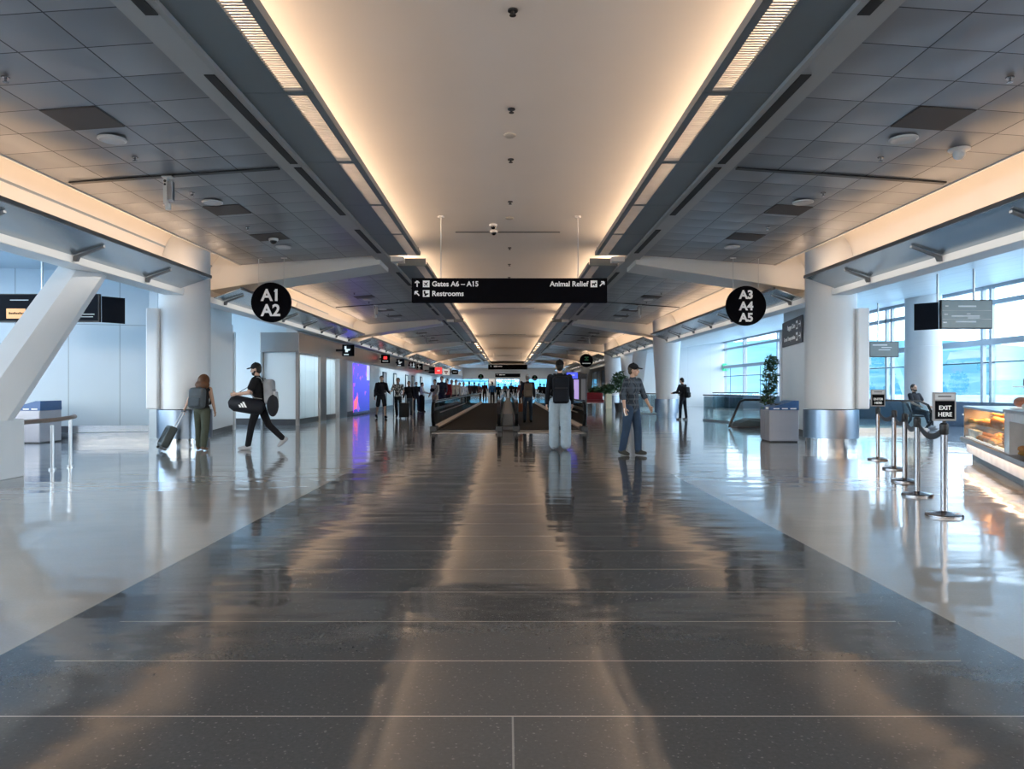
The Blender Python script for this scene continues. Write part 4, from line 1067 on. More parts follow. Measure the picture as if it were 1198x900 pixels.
LV = (('on the floor of the lit bakery case', 0.421, (0.11, 0.30, 0.49, 0.68)), ('on the middle glass shelf of the lit bakery case', 0.676, (0.13, 0.31, 0.49, 0.67)), ('on the short top shelf of the lit bakery case', 0.816, (0.50, 0.68)))
for li, (where, z, rows) in enumerate(LV):
    for ri, yy in enumerate(rows):
        for i in range(17):
            k = ((3, 1, 0, 2) if li == 0 else (0, 1, 2, 0) if li == 1 else (1, 0, 1, 1))[(i // 5 + ri) % 4]
            if li == 2 and k == 2: k = 1
            put(k, 0.17 + i * 0.21, yy + random.uniform(-0.015, 0.015), z, where, protos[k][0] + ' ' + where)
for i in range(8):
    put(0 if i % 2 else 2, 4.2 + i * 0.19, 0.14, 0.405, 'in the dark marble niche of the counter', 'pastries in the marble niche: ' + protos[0 if i % 2 else 2][0])
# platter with a loaf, wrapped rolls
pl = thing('serving_platter', 'white oval platter on top of the bakery case', 'platter', bp(1.9, 0.55, 0.985), rz=BR)
m = MB(); m.ell((0, 0, 0.015), (0.34, 0.17, 0.015), n=28); m.build('dish', M['whitesign'], pl, smooth=True)
m = MB(); m.ell((0, 0, 0.1), (0.24, 0.11, 0.085), n=24, k=12); o = m.build('bread_loaf', M['bread'], smooth=True); o.location = bp(1.9, 0.55, 0.99); o.rotation_euler = (0, 0, BR)
tag(o, 'large reddish bread loaf on the white platter over the bakery case', 'bread')
for i in range(5):
    m = MB(); m.ell((0, 0, 0.05), (0.12, 0.075, 0.05), n=18); o = m.build('wrapped_roll', [M['signwhite'], M['bread'], M['signwhite'], M['pastry2'], M['signwhite']][i], smooth=True)
    o.location = bp(2.55 + i * 0.33, 0.5 + 0.05 * (i % 2), 0.985 if i < 4 else 1.02); o.rotation_euler = (0, 0, BR + 0.3 * i)
    tag(o, ['pale wrapped roll right beside the bread platter', 'red-brown roll between two pale wrapped rolls', 'pale wrapped roll in the middle of the counter top', 'golden roll before the last wrapped roll', 'pale wrapped roll over the marble niche'][i], 'bread roll')
# bottles and jars on the thin shelf
for i in range(9):
    h = [0.17, 0.11, 0.11, 0.11, 0.11, 0.15, 0.17, 0.11, 0.11][i]; r = 0.034
    bt = thing('sauce_bottle', '%s on the thin shelf above the counter, %s in the row' % (['tall dark bottle', 'short pale jar', 'short pale jar', 'short pale jar', 'short pale jar', 'reddish bottle', 'tall slim bottle', 'short jar', 'short jar'][i], ORD[i]), 'bottle', bp(1.9 + i * 0.2, 0.6, 1.35), group='bottles on the thin shelf')
    m = MB(); m.lathe([(r * 0.9, 0), (r, 0.008), (r, h * 0.62), (r * 0.45, h * 0.78), (r * 0.45, h * 0.92)], n=16); m.build('bottle_body', M['bottle'] if i in (0, 5, 6) else M['bottle2'], bt, smooth='auto')
    m = MB(); m.cyl((0, 0, h * 0.92), (0, 0, h), r * 0.52, n=12); m.build('cap', M['red'] if i == 5 else M['black'], bt)
bx_ = thing('menu_box', 'small dark framed box at the end of the bottle shelf', 'box', bp(3.85, 0.6, 1.35), rz=BR)
m = MB(); m.box(-0.1, 0.1, -0.05, 0.05, 0, 0.13); m.build('box_body', M['bottle2'], bx_); m = MB(); m.box(-0.11, 0.11, -0.055, 0.055, 0.13, 0.145); m.build('lid', M['dark'], bx_)

# ================================================================ PLANTS, BENCH, KIOSK
def leaf_mass(mb, c, r, n, size, rnd):
    for _ in range(n):
        while True:
            p = Vector((rnd.uniform(-1, 1), rnd.uniform(-1, 1), rnd.uniform(-1, 1)))
            if p.length < 1: break
        p = Vector((c[0] + p.x * r[0], c[1] + p.y * r[1], c[2] + p.z * r[2]))
        a = Vector((rnd.gauss(0, 1), rnd.gauss(0, 1), rnd.gauss(0, 0.7))).normalized(); b = a.orthogonal().normalized()
        s = size * rnd.uniform(0.6, 1.3)
        mb.quad(p - a * s, p - b * s * 0.33, p + a * s, p + b * s * 0.33)
rnd = random.Random(5)
def plant(name, label, x, y, pot, leaves, trunk_h, lsize=0.09, n=500, box=False, potmat=None):
    e = thing(name, label, 'plant', (x, y, 0))
    pw, ph = pot
    m = MB()
    if box: m.box(-pw, pw, -pw, pw, 0, ph)
    else: m.lathe([(pw * 0.75, 0), (pw, ph), (pw * 0.9, ph), (pw * 0.85, ph - 0.04)], n=24)
    m.build('planter', potmat or M['white'], e, bevel=0.01 if box else 0)
    m = MB(); m.cyl((0, 0, ph - 0.05), (0.03, 0, trunk_h), 0.022, 0.014, n=8); m.cyl((0.02, 0, ph), (-0.1, 0.02, trunk_h), 0.016, 0.01, n=8); m.cyl((0.02, 0, ph), (0.13, -0.04, trunk_h), 0.016, 0.01, n=8); m.build('stem', M['trunkbrown'], e)
    m = MB()
    for (c, r) in leaves: leaf_mass(m, c, r, n // len(leaves), lsize, rnd)
    m.build('foliage', M['leaf'], e)
plant('potted_tree', 'slim dark leafy tree standing behind the recycling bins', 7.75, 21.6, (0.2, 0.4), [((0.0, 0, 1.05), (0.24, 0.24, 0.35)), ((0.05, 0, 1.6), (0.27, 0.25, 0.4)), ((0.08, 0, 2.05), (0.2, 0.2, 0.25))], 2.0, 0.085, 520)
plant('potted_plant', 'leafy plant in a tall cream planter box by the red bench', wx(712, 46), 46, (0.18, 0.95), [((0, 0, 1.25), (0.45, 0.3, 0.35))], 1.3, 0.16, 220, True, pm('planter_cream', (0.7, 0.68, 0.5), 0.5))
plant('potted_plant', 'low bushy plant in a white bowl behind the red bench', wx(701, 47), 47, (0.3, 0.75), [((-0.1, 0, 1.1), (0.6, 0.3, 0.32))], 1.0, 0.16, 260)
plant('potted_tree', 'tall leafy plant in a dark pot half behind the plaid shirt man', wx(725, 40), 40, (0.3, 0.5), [((0.0, 0, 1.65), (0.5, 0.4, 0.6))], 1.7, 0.13, 420, False, M['dark'])
e = thing('lounge_bench', 'dark red padded bench with metal legs far down the right side', 'bench', (wx(694, 44), 44, 0))
m = MB(); m.box(-0.62, 0.62, -0.35, 0.35, 0.42, 0.62); m.build('seat', M['red'], e, bevel=0.05)
m = MB(); m.prism([(0.2, 0.6), (0.4, 0.6), (0.5, 1.02), (0.34, 1.04)], 'x', -0.62, 0.62); m.build('backrest', M['red'], e, bevel=0.04)
for x in (-0.5, 0.5):
    m = MB(); m.cyl((x, -0.28, 0), (x, -0.28, 0.42), 0.025, n=10); m.build('leg', M['steel'], e)
    m = MB(); m.cyl((x, 0.3, 0), (x, 0.3, 0.42), 0.025, n=10); m.build('leg', M['steel'], e)
m = MB(); m.box(-0.6, 0.6, -0.3, 0.3, 0.38, 0.42); m.build('seat_frame', M['steel'], e)
Y = 35.0
e = thing('information_kiosk', 'tall dark kiosk with violet lit front and blue screen behind the jeans man', 'kiosk', (wx(678, Y), Y, 0))
m = MB(); m.box(-0.36, 0.36, 0, 0.5, 0, 1.85); m.build('cabinet', M['dark'], e, bevel=0.02)
m = MB(); m.box(-0.27, -0.04, -0.012, 0.0, 0.6, 1.72); m.build('lit_panel', M['purplelit'], e)
m = MB(); m.box(0.08, 0.3, -0.012, 0.0, 0.3, 1.75); m.build('door', M['gray'], e)
m = MB(); m.box(-0.62, -0.1, -0.1, 0.02, 1.78, 2.06); ks = m.build('screen', M['bluelit'], e)
m = MB(); m.box(-0.45, -0.25, -0.106, -0.1, 1.9, 1.97); m.build('screen_logo', M['signwhite'], ks)
m = MB(); m.box(-0.1, 0.36, -0.08, 0.1, 1.80, 2.0); m.build('head_box', M['dark'], e, bevel=0.01)
# ================================================================ PEOPLE
SKIN = {'light': (0.52, 0.32, 0.23), 'mid': (0.36, 0.21, 0.14), 'dark': (0.13, 0.075, 0.05)}
_skin = {}
def skinmats(k):
    if k not in _skin:
        _skin[k] = [pm('skin_' + k, SKIN[k], 0.55, var=0.08, scale=20), pm('eye_' + k, (0.02, 0.015, 0.012), 0.2), pm('lips_' + k, [c * q for c, q in zip(SKIN[k], (0.8, 0.55, 0.55))], 0.5)]
    return _skin[k]

def remesh(mb, name, mats, voxel, smooth=3):
    me = mb.mesh(name, mats); o = bpy.data.objects.new(name, me); C.objects.link(o)
    r = o.modifiers.new('r', 'REMESH'); r.mode = 'VOXEL'; r.voxel_size = voxel
    s = o.modifiers.new('s', 'SMOOTH'); s.factor = 0.5; s.iterations = smooth
    dg = bpy.context.evaluated_depsgraph_get()
    out = bpy.data.meshes.new_from_object(o.evaluated_get(dg))
    bpy.data.objects.remove(o); bpy.data.meshes.remove(me)
    out.name = name
    out.materials.clear()
    for m in (mats if isinstance(mats, (list, tuple)) else [mats]): out.materials.append(m)
    out.polygons.foreach_set('use_smooth', [True] * len(out.polygons))
    return out

def rotx(v, a):      # positive a leans towards +Y
    return Vector((v[0], v[1] * math.cos(a) + v[2] * math.sin(a), v[2] * math.cos(a) - v[1] * math.sin(a)))

STAND = dict(lean=2, L=(3, 4, 0), R=(-3, 3, 0), AL=(2, 8, 12, 0), AR=(-2, 8, 12, 0), yaw=0, nod=0)
def person(label, x, y, face, h, pose=None, top=(0.02, 0.02, 0.025), legs=(0.02, 0.025, 0.04), shoes=(0.02, 0.02, 0.02), hair=(0.02, 0.014, 0.01), skin='light',
           cap=None, sleeve='long', shorts=False, loose=0.0, tail=0.0, longhair=False, beard=False, fine=True, topmat=None, fem=False, group=None, seat=None, vox=None, capback=False):
    """face: compass angle in degrees, 0 = walking away from the viewer, 90 = to the left, 180 = to the viewer"""
    P = dict(STAND); P.update(pose or {})
    k = h / 1.75
    e = thing('person', label, 'person', (x, y, 0), rz=D(face), group=group)
    vox = vox or (0.0095 if fine else 0.015)
    lean = D(P['lean'])
    sh = 0.165 if fem else 0.19
    J = {}
    def T(a, b, c): return rotx((a * k, b * k, c * k), lean)
    for nm, sx in (('L', -1), ('R', 1)):
        a, kn, ft = [D(q) for q in P[nm]]
        hip = Vector((sx * 0.088 * k, 0, -0.02 * k))
        kd = Vector((sx * 0.06, math.sin(a), -math.cos(a))).normalized(); knee = hip + kd * 0.43 * k
        sd = Vector((sx * -0.01, math.sin(a - kn), -math.cos(a - kn))).normalized(); ank = knee + sd * 0.41 * k
        f = D(P[nm][2])
        def fr(py, pz): return ank + Vector((sx * 0.012, py * math.cos(f) - pz * math.sin(f), py * math.sin(f) + pz * math.cos(f))) * k
        J[nm] = dict(hip=hip, knee=knee, ank=ank, heel=fr(-0.045, -0.045), ball=fr(0.11, -0.052), toe=fr(0.165, -0.055))
        sd_ = T(sx * sh, -0.005, 0.50)
        aa, ab, ae, ai = [D(q) for q in P['A' + nm]]
        ud = Vector((sx * math.sin(ab), math.sin(aa) * math.cos(ab), -math.cos(aa) * math.cos(ab))); elb = sd_ + ud * 0.285 * k
        fd = Vector((sx * math.sin(ab * 0.4 - ai), math.sin(aa + ae) * math.cos(ai), -math.cos(aa + ae) * math.cos(ai))).normalized(); wr = elb + fd * 0.25 * k
        J['A' + nm] = dict(sho=sd_, elb=elb, wr=wr, fd=fd)
    lo = min(min(J[q][w].z - (0.042 if w == 'heel' else 0.036) * k for w in ('heel', 'ball', 'toe')) for q in 'LR')
    U = Vector((0, 0, -lo))
    for q in J:
        for w in J[q]:
            if w != 'fd': J[q][w] = J[q][w] + U
    T0 = T
    def T(a, b, c): return T0(a, b, c) + U
    Rl = Matrix.Rotation(-lean, 3, 'X')
    hr = Rl @ Matrix.Rotation(D(P['yaw']), 3, 'Z') @ Matrix.Rotation(-D(P['nod']), 3, 'X')
    hc = T(0, 0.012, 0.715)
    def Hd(a, b, c): return hc + hr @ Vector((a * k, b * k, c * k))
    kk = k if fine else k
    # ---- body, one surface
    b = MB()
    hipw = 0.155 if fem else 0.145
    b.ell(T(0, 0, 0.0), (hipw * k, 0.105 * k, 0.12 * k), Rl); b.ell(T(0, 0.0, 0.17), (0.125 * k, 0.092 * k, 0.14 * k), Rl)
    b.ell(T(0, 0.0, 0.36), ((0.145 if fem else 0.165) * k, 0.105 * k, 0.17 * k), Rl); b.cap(T(-sh * 0.85, 0, 0.49), 0.058 * k, T(sh * 0.85, 0, 0.49), 0.058 * k)
    b.cap(T(0, -0.005, 0.48), 0.062 * k, Hd(0, -0.015, -0.06), 0.052 * k)
    b.ell(Hd(0, -0.008, 0.02), (0.076 * k, 0.095 * k, 0.105 * k), hr); b.ell(Hd(0, 0.03, -0.05), (0.056 * k, 0.06 * k, 0.062 * k), hr); b.ell(Hd(0, 0.055, -0.085), (0.032 * k, 0.03 * k, 0.028 * k), hr)
    b.cap(Hd(0, 0.088, 0.012), 0.010 * k, Hd(0, 0.106, -0.026), 0.015 * k); b.cap(Hd(-0.035, 0.082, 0.03), 0.012 * k, Hd(0.035, 0.082, 0.03), 0.012 * k)
    b.cap(Hd(-0.02, 0.083, -0.052), 0.011 * k, Hd(0.02, 0.083, -0.052), 0.011 * k)
    for s in (-1, 1): b.ell(Hd(s * 0.078, -0.01, -0.005), (0.012 * k, 0.02 * k, 0.032 * k), hr)
    for nm, sx in (('L', -1), ('R', 1)):
        j = J[nm]
        b.cap(j['hip'] + Vector((0, 0, 0.02)), 0.082 * k, j['knee'], 0.054 * k)
        mid = j['knee'].lerp(j['ank'], 0.3) + (j['ank'] - j['knee']).cross(Vector((1, 0, 0))).normalized() * -0.0
        b.cap(j['knee'], 0.053 * k, mid, 0.056 * k); b.cap(mid, 0.055 * k, j['ank'], 0.037 * k)
        b.cap(j['heel'], 0.034 * k, j['ball'], 0.030 * k); b.cap(j['ank'], 0.036 * k, j['heel'], 0.032 * k)
        a = J['A' + nm]
        b.cap(a['sho'], 0.054 * k, a['elb'], 0.040 * k); b.cap(a['elb'], 0.041 * k, a['wr'], 0.027 * k)
        fd = a['fd']; side = fd.cross(Vector((sx, 0, 0)))
        fwd = Vector((0, 1, 0)) - fd * fd.y
        fwd = fwd.normalized() if fwd.length > 0.2 else Vector((0, 0, 1)) - fd * fd.z
        fwd.normalize(); inw = fd.cross(fwd) * 1.0
        if inw.x * sx > 0: inw = -inw
        w = a['wr']
        R3 = Matrix((fwd, inw, fd)).transposed()
        b.ell(w + fd * 0.05 * k, (0.043 * k, 0.020 * k, 0.055 * k), R3)
        J['A' + nm]['hand'] = w + fd * 0.08 * k + inw * 0.01
        if fine:
            for q, (off, ln) in enumerate(((0.030, 0.068), (0.011, 0.076), (-0.009, 0.070), (-0.028, 0.056))):
                p0 = w + fd * 0.085 * k + fwd * off * k; p1 = p0 + (fd * 0.9 + inw * 0.3).normalized() * ln * 0.55 * k; p2 = p1 + (fd * 0.55 + inw * 0.8).normalized() * ln * 0.5 * k
                b.cap(p0, 0.0095 * k, p1, 0.009 * k, 8); b.cap(p1, 0.009 * k, p2, 0.008 * k, 8)
            p0 = w + fd * 0.035 * k + fwd * 0.036 * k; p1 = p0 + (fd * 0.6 + fwd * 0.7 + inw * 0.2).normalized() * 0.035 * k; p2 = p1 + (fd * 0.9 + fwd * 0.2 + inw * 0.4).normalized() * 0.03 * k
            b.cap(p0, 0.012 * k, p1, 0.0105 * k, 8); b.cap(p1, 0.0105 * k, p2, 0.009 * k, 8)
        else:
            b.cap(w + fd * 0.07 * k, 0.028 * k, w + fd * 0.14 * k + inw * 0.03 * k, 0.016 * k, 8)
    me = remesh(b, 'body', skinmats(skin), vox if not fine else min(vox, 0.0085), 2)
    if fine:
        eyes = [Hd(s * 0.031, 0.086, 0.012) for s in (-1, 1)]; mouth = [Hd(t * 0.01, 0.093, -0.054) for t in (-2, -1, 0, 1, 2)]
        for p in me.polygons:
            c = p.center
            if any((c - q).length < 0.0135 * k for q in eyes): p.material_index = 1
            elif any((c - q).length < 0.0085 * k for q in mouth): p.material_index = 2
    def child(mesh, name): o = bpy.data.objects.new(name, mesh); C.objects.link(o); o.parent = e; return o
    child(me, 'body')
    # ---- trousers / shorts
    t = MB(); g = 0.016 + loose
    t.ell(T(0, -0.005, 0.0), ((hipw + 0.018) * k, 0.122 * k, 0.125 * k), Rl); t.ell(T(0, 0, 0.09), (0.145 * k, 0.108 * k, 0.09 * k), Rl)
    for nm in 'LR':
        j = J[nm]
        t.cap(j['hip'] + Vector((0, 0, 0.0)), (0.082 + g) * k, j['knee'] if not shorts else j['hip'].lerp(j['knee'], 0.86), (0.054 + g + (0.02 if shorts else 0.0)) * k)
        if not shorts:
            c = j['knee'].lerp(j['ank'], 0.96)
            t.cap(j['knee'], (0.054 + g) * k, c, (0.043 + g * 1.1) * k)
    child(remesh(t, 'shorts' if shorts else 'trousers', cloth(legs), vox * 1.15), 'shorts' if shorts else 'trousers')
    # ---- top
    t = MB(); q = 0.02
    t.ell(T(0, 0.0, 0.36), ((0.147 if fem else 0.168) * k + q, 0.107 * k + q, 0.18 * k), Rl); t.ell(T(0, 0.0, 0.18), (0.132 * k + q, 0.098 * k + q, 0.16 * k), Rl)
    t.ell(T(0, 0.0, 0.05 - tail * 0.5), ((hipw + 0.006) * k + q, 0.108 * k + q, (0.11 + tail) * k), Rl)
    t.cap(T(-sh * 0.85, 0, 0.485), 0.062 * k + q * 0.6, T(sh * 0.85, 0, 0.485), 0.062 * k + q * 0.6)
    t.cap(T(0, -0.008, 0.47), 0.075 * k, T(0, -0.004, 0.56), 0.066 * k)
    for nm in 'LR':
        a = J['A' + nm]
        if sleeve == 'none': continue
        t.cap(a['sho'], 0.058 * k + q * 0.6, a['elb'] if sleeve != 'short' else a['sho'].lerp(a['elb'], 0.62), (0.043 if sleeve != 'short' else 0.056) * k + q * 0.7)
        if sleeve == 'long': t.cap(a['elb'], 0.043 * k + q * 0.7, a['elb'].lerp(a['wr'], 0.93), 0.031 * k + q * 0.7)
        elif sleeve == 'rolled': t.cap(a['elb'], 0.045 * k + q * 0.7, a['elb'].lerp(a['wr'], 0.22), 0.044 * k + q * 0.7)
    child(remesh(t, 'shirt', topmat or cloth(top), vox * 1.1), 'shirt')
    # ---- shoes
    for nm in 'LR':
        j = J[nm]; t = MB()
        t.cap(j['heel'], 0.042 * k, j['ball'], 0.043 * k); t.cap(j['ball'], 0.043 * k, j['toe'], 0.034 * k); t.cap(j['ank'] + (j['heel'] - j['ank']) * 0.1, 0.043 * k, j['heel'], 0.040 * k); t.cap(j['ank'], 0.042 * k, j['ball'], 0.036 * k)
        child(remesh(t, 'shoe', cloth(shoes), vox * 1.1, 2), 'shoe')
    # ---- hair, cap
    if hair:
        t = MB(); t.ell(Hd(0, -0.022, 0.035), (0.084 * k, 0.098 * k, 0.103 * k), hr); t.ell(Hd(0, -0.05, -0.02), (0.072 * k, 0.06 * k, 0.075 * k), hr)
        if longhair:
            t.ell(Hd(0, -0.03, -0.02), (0.145 * k, 0.12 * k, 0.165 * k), hr); t.ell(Hd(0, -0.06, -0.13), (0.18 * k, 0.10 * k, 0.12 * k), hr)
        child(remesh(t, 'hair', cloth(hair, 0.6), vox), 'hair')
    if beard:
        t = MB(); t.ell(Hd(0, 0.05, -0.078), (0.05 * k, 0.048 * k, 0.045 * k), hr); t.cap(Hd(-0.062, 0.0, -0.03), 0.018 * k, Hd(-0.03, 0.06, -0.085), 0.022 * k); t.cap(Hd(0.062, 0.0, -0.03), 0.018 * k, Hd(0.03, 0.06, -0.085), 0.022 * k)
        child(remesh(t, 'beard', cloth(hair or (0.02, 0.015, 0.01), 0.7), vox), 'beard')
    if cap:
        t = MB(); t.ell(Hd(0, -0.01, 0.058), (0.088 * k, 0.106 * k, 0.088 * k), hr)
        ds = -1 if capback else 1
        t.ell(Hd(0, ds * 0.115, 0.045), (0.072 * k, 0.075 * k, 0.014 * k), hr @ Matrix.Rotation(D(-8 * ds), 3, 'X')); t.ell(Hd(0, -0.01, 0.148), (0.014, 0.014, 0.01), hr)
        child(remesh(t, 'cap', cloth(cap), vox), 'cap')
    # helper frames for carried things
    W = Matrix.Translation((x, y, 0)) @ Matrix.Rotation(D(face), 4, 'Z')
    e_info = dict(W=W, T=T, J=J, k=k, lean=lean, face=face, Rl=Rl, H=Hd, root=e)
    return e_info

def wp(I, p): return I['W'] @ Vector(p)

def backpack(I, label, col, col2=None, size=(0.30, 0.17, 0.46), drop=0.0, strapc=None, off=0.0):
    """worn on the back of person I; a thing of its own"""
    k = I['k']; w, d, h = [q * k for q in size]
    c = I['T'](0, -0.128, 0.50 - drop)           # top of the back
    e = thing('backpack', label, 'backpack', wp(I, c)); e.rotation_euler = (I['W'].to_3x3() @ I['Rl']).to_euler()
    y1 = -0.005; 
    m = MB(); m.box(-w / 2, w / 2, y1 - d, y1, -h, 0.02)
    o = m.build('pack_body', cloth(col), e, smooth=True)
    bv = o.modifiers.new('b', 'BEVEL'); bv.width = min(w, d) * 0.36; bv.segments = 4
    m = MB(); m.box(-w * 0.38, w * 0.38, y1 - d - 0.045 * k, y1 - d + 0.02, -h * 0.93, -h * 0.48)
    o = m.build('front_pocket', cloth(col2 or [q * 0.8 for q in col]), e, smooth=True); bv = o.modifiers.new('b', 'BEVEL'); bv.width = 0.025; bv.segments = 3
    m = MB(); m.box(-w * 0.40, w * 0.40, y1 - d - 0.006, y1 - d + 0.01, -h * 0.42, -h * 0.40)
    m.build('zip', M['black'], o)
    sc = cloth(strapc or [q * 0.7 for q in col])
    for s in (-1, 1):
        X = s * 0.105 * k
        path = [(X * 0.9, y1 + 0.0, -0.05 * k), (X * 0.95, 0.01 * k, 0.035 * k), (X, 0.07 * k, 0.078 * k), (X * 1.02, 0.14 * k, 0.075 * k), (X * 1.05, 0.225 * k, 0.02 * k), (X * 1.1, 0.268 * k, -0.10 * k), (X * 1.3, 0.255 * k, -0.24 * k), (X * 1.62, 0.16 * k, -0.34 * k), (X * 1.45, 0.02, -0.37 * k)]
        m = MB(); m.ribbon(path, 0.05 * k, 0.012 * k, (1, 0, 0.0)); m.build('strap', sc, e, smooth=True)
    m = MB(); m.tube([(-0.03, y1 - 0.03, 0.015), (-0.025, y1 - 0.03, 0.045), (0.025, y1 - 0.03, 0.045), (0.03, y1 - 0.03, 0.015)], 0.008, 8); m.build('grab_loop', sc, e)
    return e

def suitcase(label, x, y, rz, tilt, col, h=0.55, w=0.36, d=0.23, handle=0.45):
    e = thing('rolling_suitcase', label, 'suitcase', (x, y, 0.0)); e.rotation_euler = (D(tilt), 0, D(rz))
    m = MB(); m.box(-w / 2, w / 2, -d / 2, d / 2, 0.06, h + 0.06); m.build('shell', cloth(col, 0.45), e, smooth=True, bevel=0.035)
    m = MB()
    for q in (-0.11, -0.04, 0.04, 0.11): m.box(q - 0.008, q + 0.008, -d / 2 - 0.008, d / 2 + 0.008, 0.12, h)
    m.build('rib', cloth([c * 0.7 for c in col], 0.45), e)
    m = MB()
    for q in (-0.09, 0.09): m.cyl((q, d * 0.3, h), (q, d * 0.3, h + handle), 0.010, n=10)
    ht = m.build('handle_tube', M['steel'], e)
    m = MB(); m.box(-0.11, 0.11, d * 0.3 - 0.018, d * 0.3 + 0.018, h + handle - 0.015, h + handle + 0.02); m.build('handle_grip', M['black'], ht, bevel=0.006)
    for q in (-1, 1):
        for r in (-1, 1):
            m = MB(); m.cyl((q * (w / 2 - 0.05) - 0.015, r * (d / 2 - 0.04), 0.03), (q * (w / 2 - 0.05) + 0.015, r * (d / 2 - 0.04), 0.03), 0.03, n=14); m.build('wheel', M['black'], e)
    return e

# --- woman with suitcase
x, y = wx(236.5, 15.35), 15.35
I = person('woman with long auburn hair, dark sleeveless top and olive trousers pulling a suitcase', x, y, -6, 1.56, dict(lean=7, L=(9, 8, 0), R=(-8, 6, -8), AL=(-14, 34, 4, -6), AR=(2, 12, 12, 0), yaw=0, nod=8),
           top=(0.018, 0.018, 0.02), legs=(0.06, 0.068, 0.05), shoes=(0.16, 0.10, 0.07), hair=(0.10, 0.042, 0.018), longhair=True, sleeve='none', fem=True, loose=0.022)
backpack(I, 'grey backpack worn by the woman with auburn hair', (0.085, 0.10, 0.115), (0.07, 0.085, 0.10), (0.37, 0.24, 0.47), drop=0.02, strapc=(0.03, 0.03, 0.035))
hd = wp(I, I['J']['AL']['hand'])
# suitcase leans back from the hand to its wheels on the floor
sx_, sy_ = wx(188, 15.05), 15.05
dx, dy = hd.x - sx_, hd.y - sy_; run = math.hypot(dx, dy); ln_ = math.hypot(run, hd.z)
ang = math.degrees(math.atan2(run, hd.z))
e = suitcase('dark rolling suitcase tilted behind the woman in olive trousers', sx_, sy_, math.degrees(math.atan2(dy, dx)) - 90, 0, (0.05, 0.06, 0.06), h=0.46, w=0.34, d=0.17, handle=max(0.3, ln_ - 0.50))
e.rotation_euler = (-D(ang - 3), 0, math.atan2(dy, dx) - PI / 2); e.location.z = 0.045

# --- capped man with duffel
x, y = wx(303, 15.5), 15.5
I = person('bearded man in black with a black cap striding past carrying a sports duffel', x, y, 92, 1.83, dict(lean=4, L=(16, 6, 2), R=(-22, 24, -40), AL=(22, 12, 62, 12), AR=(24, 14, 58, 14), yaw=0, nod=4),
           top=(0.008, 0.008, 0.010), legs=(0.008, 0.008, 0.011), shoes=(0.38, 0.38, 0.40), hair=(0.012, 0.009, 0.008), cap=(0.008, 0.008, 0.010), beard=True, sleeve='short')
backpack(I, 'light grey bulging backpack on the man in the black cap', (0.30, 0.31, 0.33), (0.42, 0.43, 0.45), (0.30, 0.20, 0.50), drop=0.02, strapc=(0.34, 0.35, 0.36))
c = wp(I, I['T'](-0.02, 0.20, 0.02))
e = thing('duffel_bag', 'black sports duffel with a white three-bar mark carried by the man in the black cap', 'duffel bag', c, rz=D(2))
m = MB(); m.cap((-0.20, -0.16, 0.02), 0.175, (0.22, -0.16, -0.06), 0.165, 18); m.build('bag_body', cloth((0.010, 0.011, 0.016), 0.6), e, smooth=True)
m = MB()
for i, hh in enumerate((0.055, 0.085, 0.115)):
    q = -0.08 + i * 0.055
    m.prism([(q, -0.06), (q + 0.036, -0.06), (q + 0.036 - hh * 0.5, -0.06 + hh), (q - hh * 0.5, -0.06 + hh)], 'y', -0.342, -0.33)
m.build('logo_mark', M['signwhite'], e)
m = MB(); m.ribbon([(-0.2, -0.16, 0.17), (-0.12, -0.12, 0.28), (0.0, -0.06, 0.36), (0.12, -0.12, 0.28), (0.2, -0.16, 0.10)], 0.035, 0.008, (0, 1, 0)); m.build('carry_strap', cloth((0.012, 0.012, 0.015)), e)
c = wp(I, I['T'](-0.08, -0.30, -0.02))
e = thing('shoulder_bag', 'small dark bag hanging below the light grey backpack', 'bag', c, rz=D(92))
m = MB(); m.ell((0, 0, -0.02), (0.15, 0.12, 0.24), n=18, k=11); m.build('bag_body', cloth((0.02, 0.021, 0.026)), e, smooth=True)
m = MB(); m.ribbon([(0.08, 0.02, 0.14), (0.09, 0.08, 0.3), (0.1, 0.16, 0.4)], 0.03, 0.008, (1, 0, 0)); m.build('bag_strap', cloth((0.02, 0.021, 0.026)), e)

# --- man in pale jeans walking away
x, y = wx(655, 15.5), 15.5
I = person('tall man in pale baggy jeans and a dark jacket walking away toward the walkway', x, y, 2, 1.86, dict(lean=2, L=(4, 4, 0), R=(-5, 4, -4), AL=(-2, 10, 14, 0), AR=(3, 10, 12, 0), nod=2),
           top=(0.007, 0.009, 0.014), legs=(0.33, 0.42, 0.50), shoes=(0.30, 0.34, 0.38), hair=(0.012, 0.01, 0.008), cap=(0.005, 0.005, 0.006), capback=True, sleeve='long', loose=0.042, tail=0.03)
backpack(I, 'dark navy backpack with pale zip on the man in baggy jeans', (0.006, 0.008, 0.013), (0.008, 0.010, 0.016), (0.32, 0.16, 0.52), drop=0.01)
# --- plaid man
x, y = wx(739, 14.2), 14.2
I = person('man in a dark cap, plaid shirt and blue jeans walking and looking to the side', x, y, -138, 1.74, dict(lean=3, L=(8, 6, 2), R=(-6, 8, -8), AL=(12, 18, 16, 0), AR=(-6, 14, 20, 0), yaw=30, nod=0),
           legs=(0.03, 0.055, 0.10), shoes=(0.05, 0.05, 0.045), hair=(0.07, 0.05, 0.035), cap=(0.010, 0.010, 0.013), sleeve='rolled', topmat=plaid_mat(), tail=0.06, loose=0.010)
h_ = wp(I, I['J']['AR']['hand'])
m = MB(); m.box(-0.035, 0.035, -0.005, 0.005, -0.075, 0.075); o = m.build('mobile_phone', M['signwhite'], bevel=0.004); o.location = h_; o.rotation_euler = (0.1, 0.1, D(-138)); tag(o, 'pale phone in the hand of the plaid shirt man', 'phone')
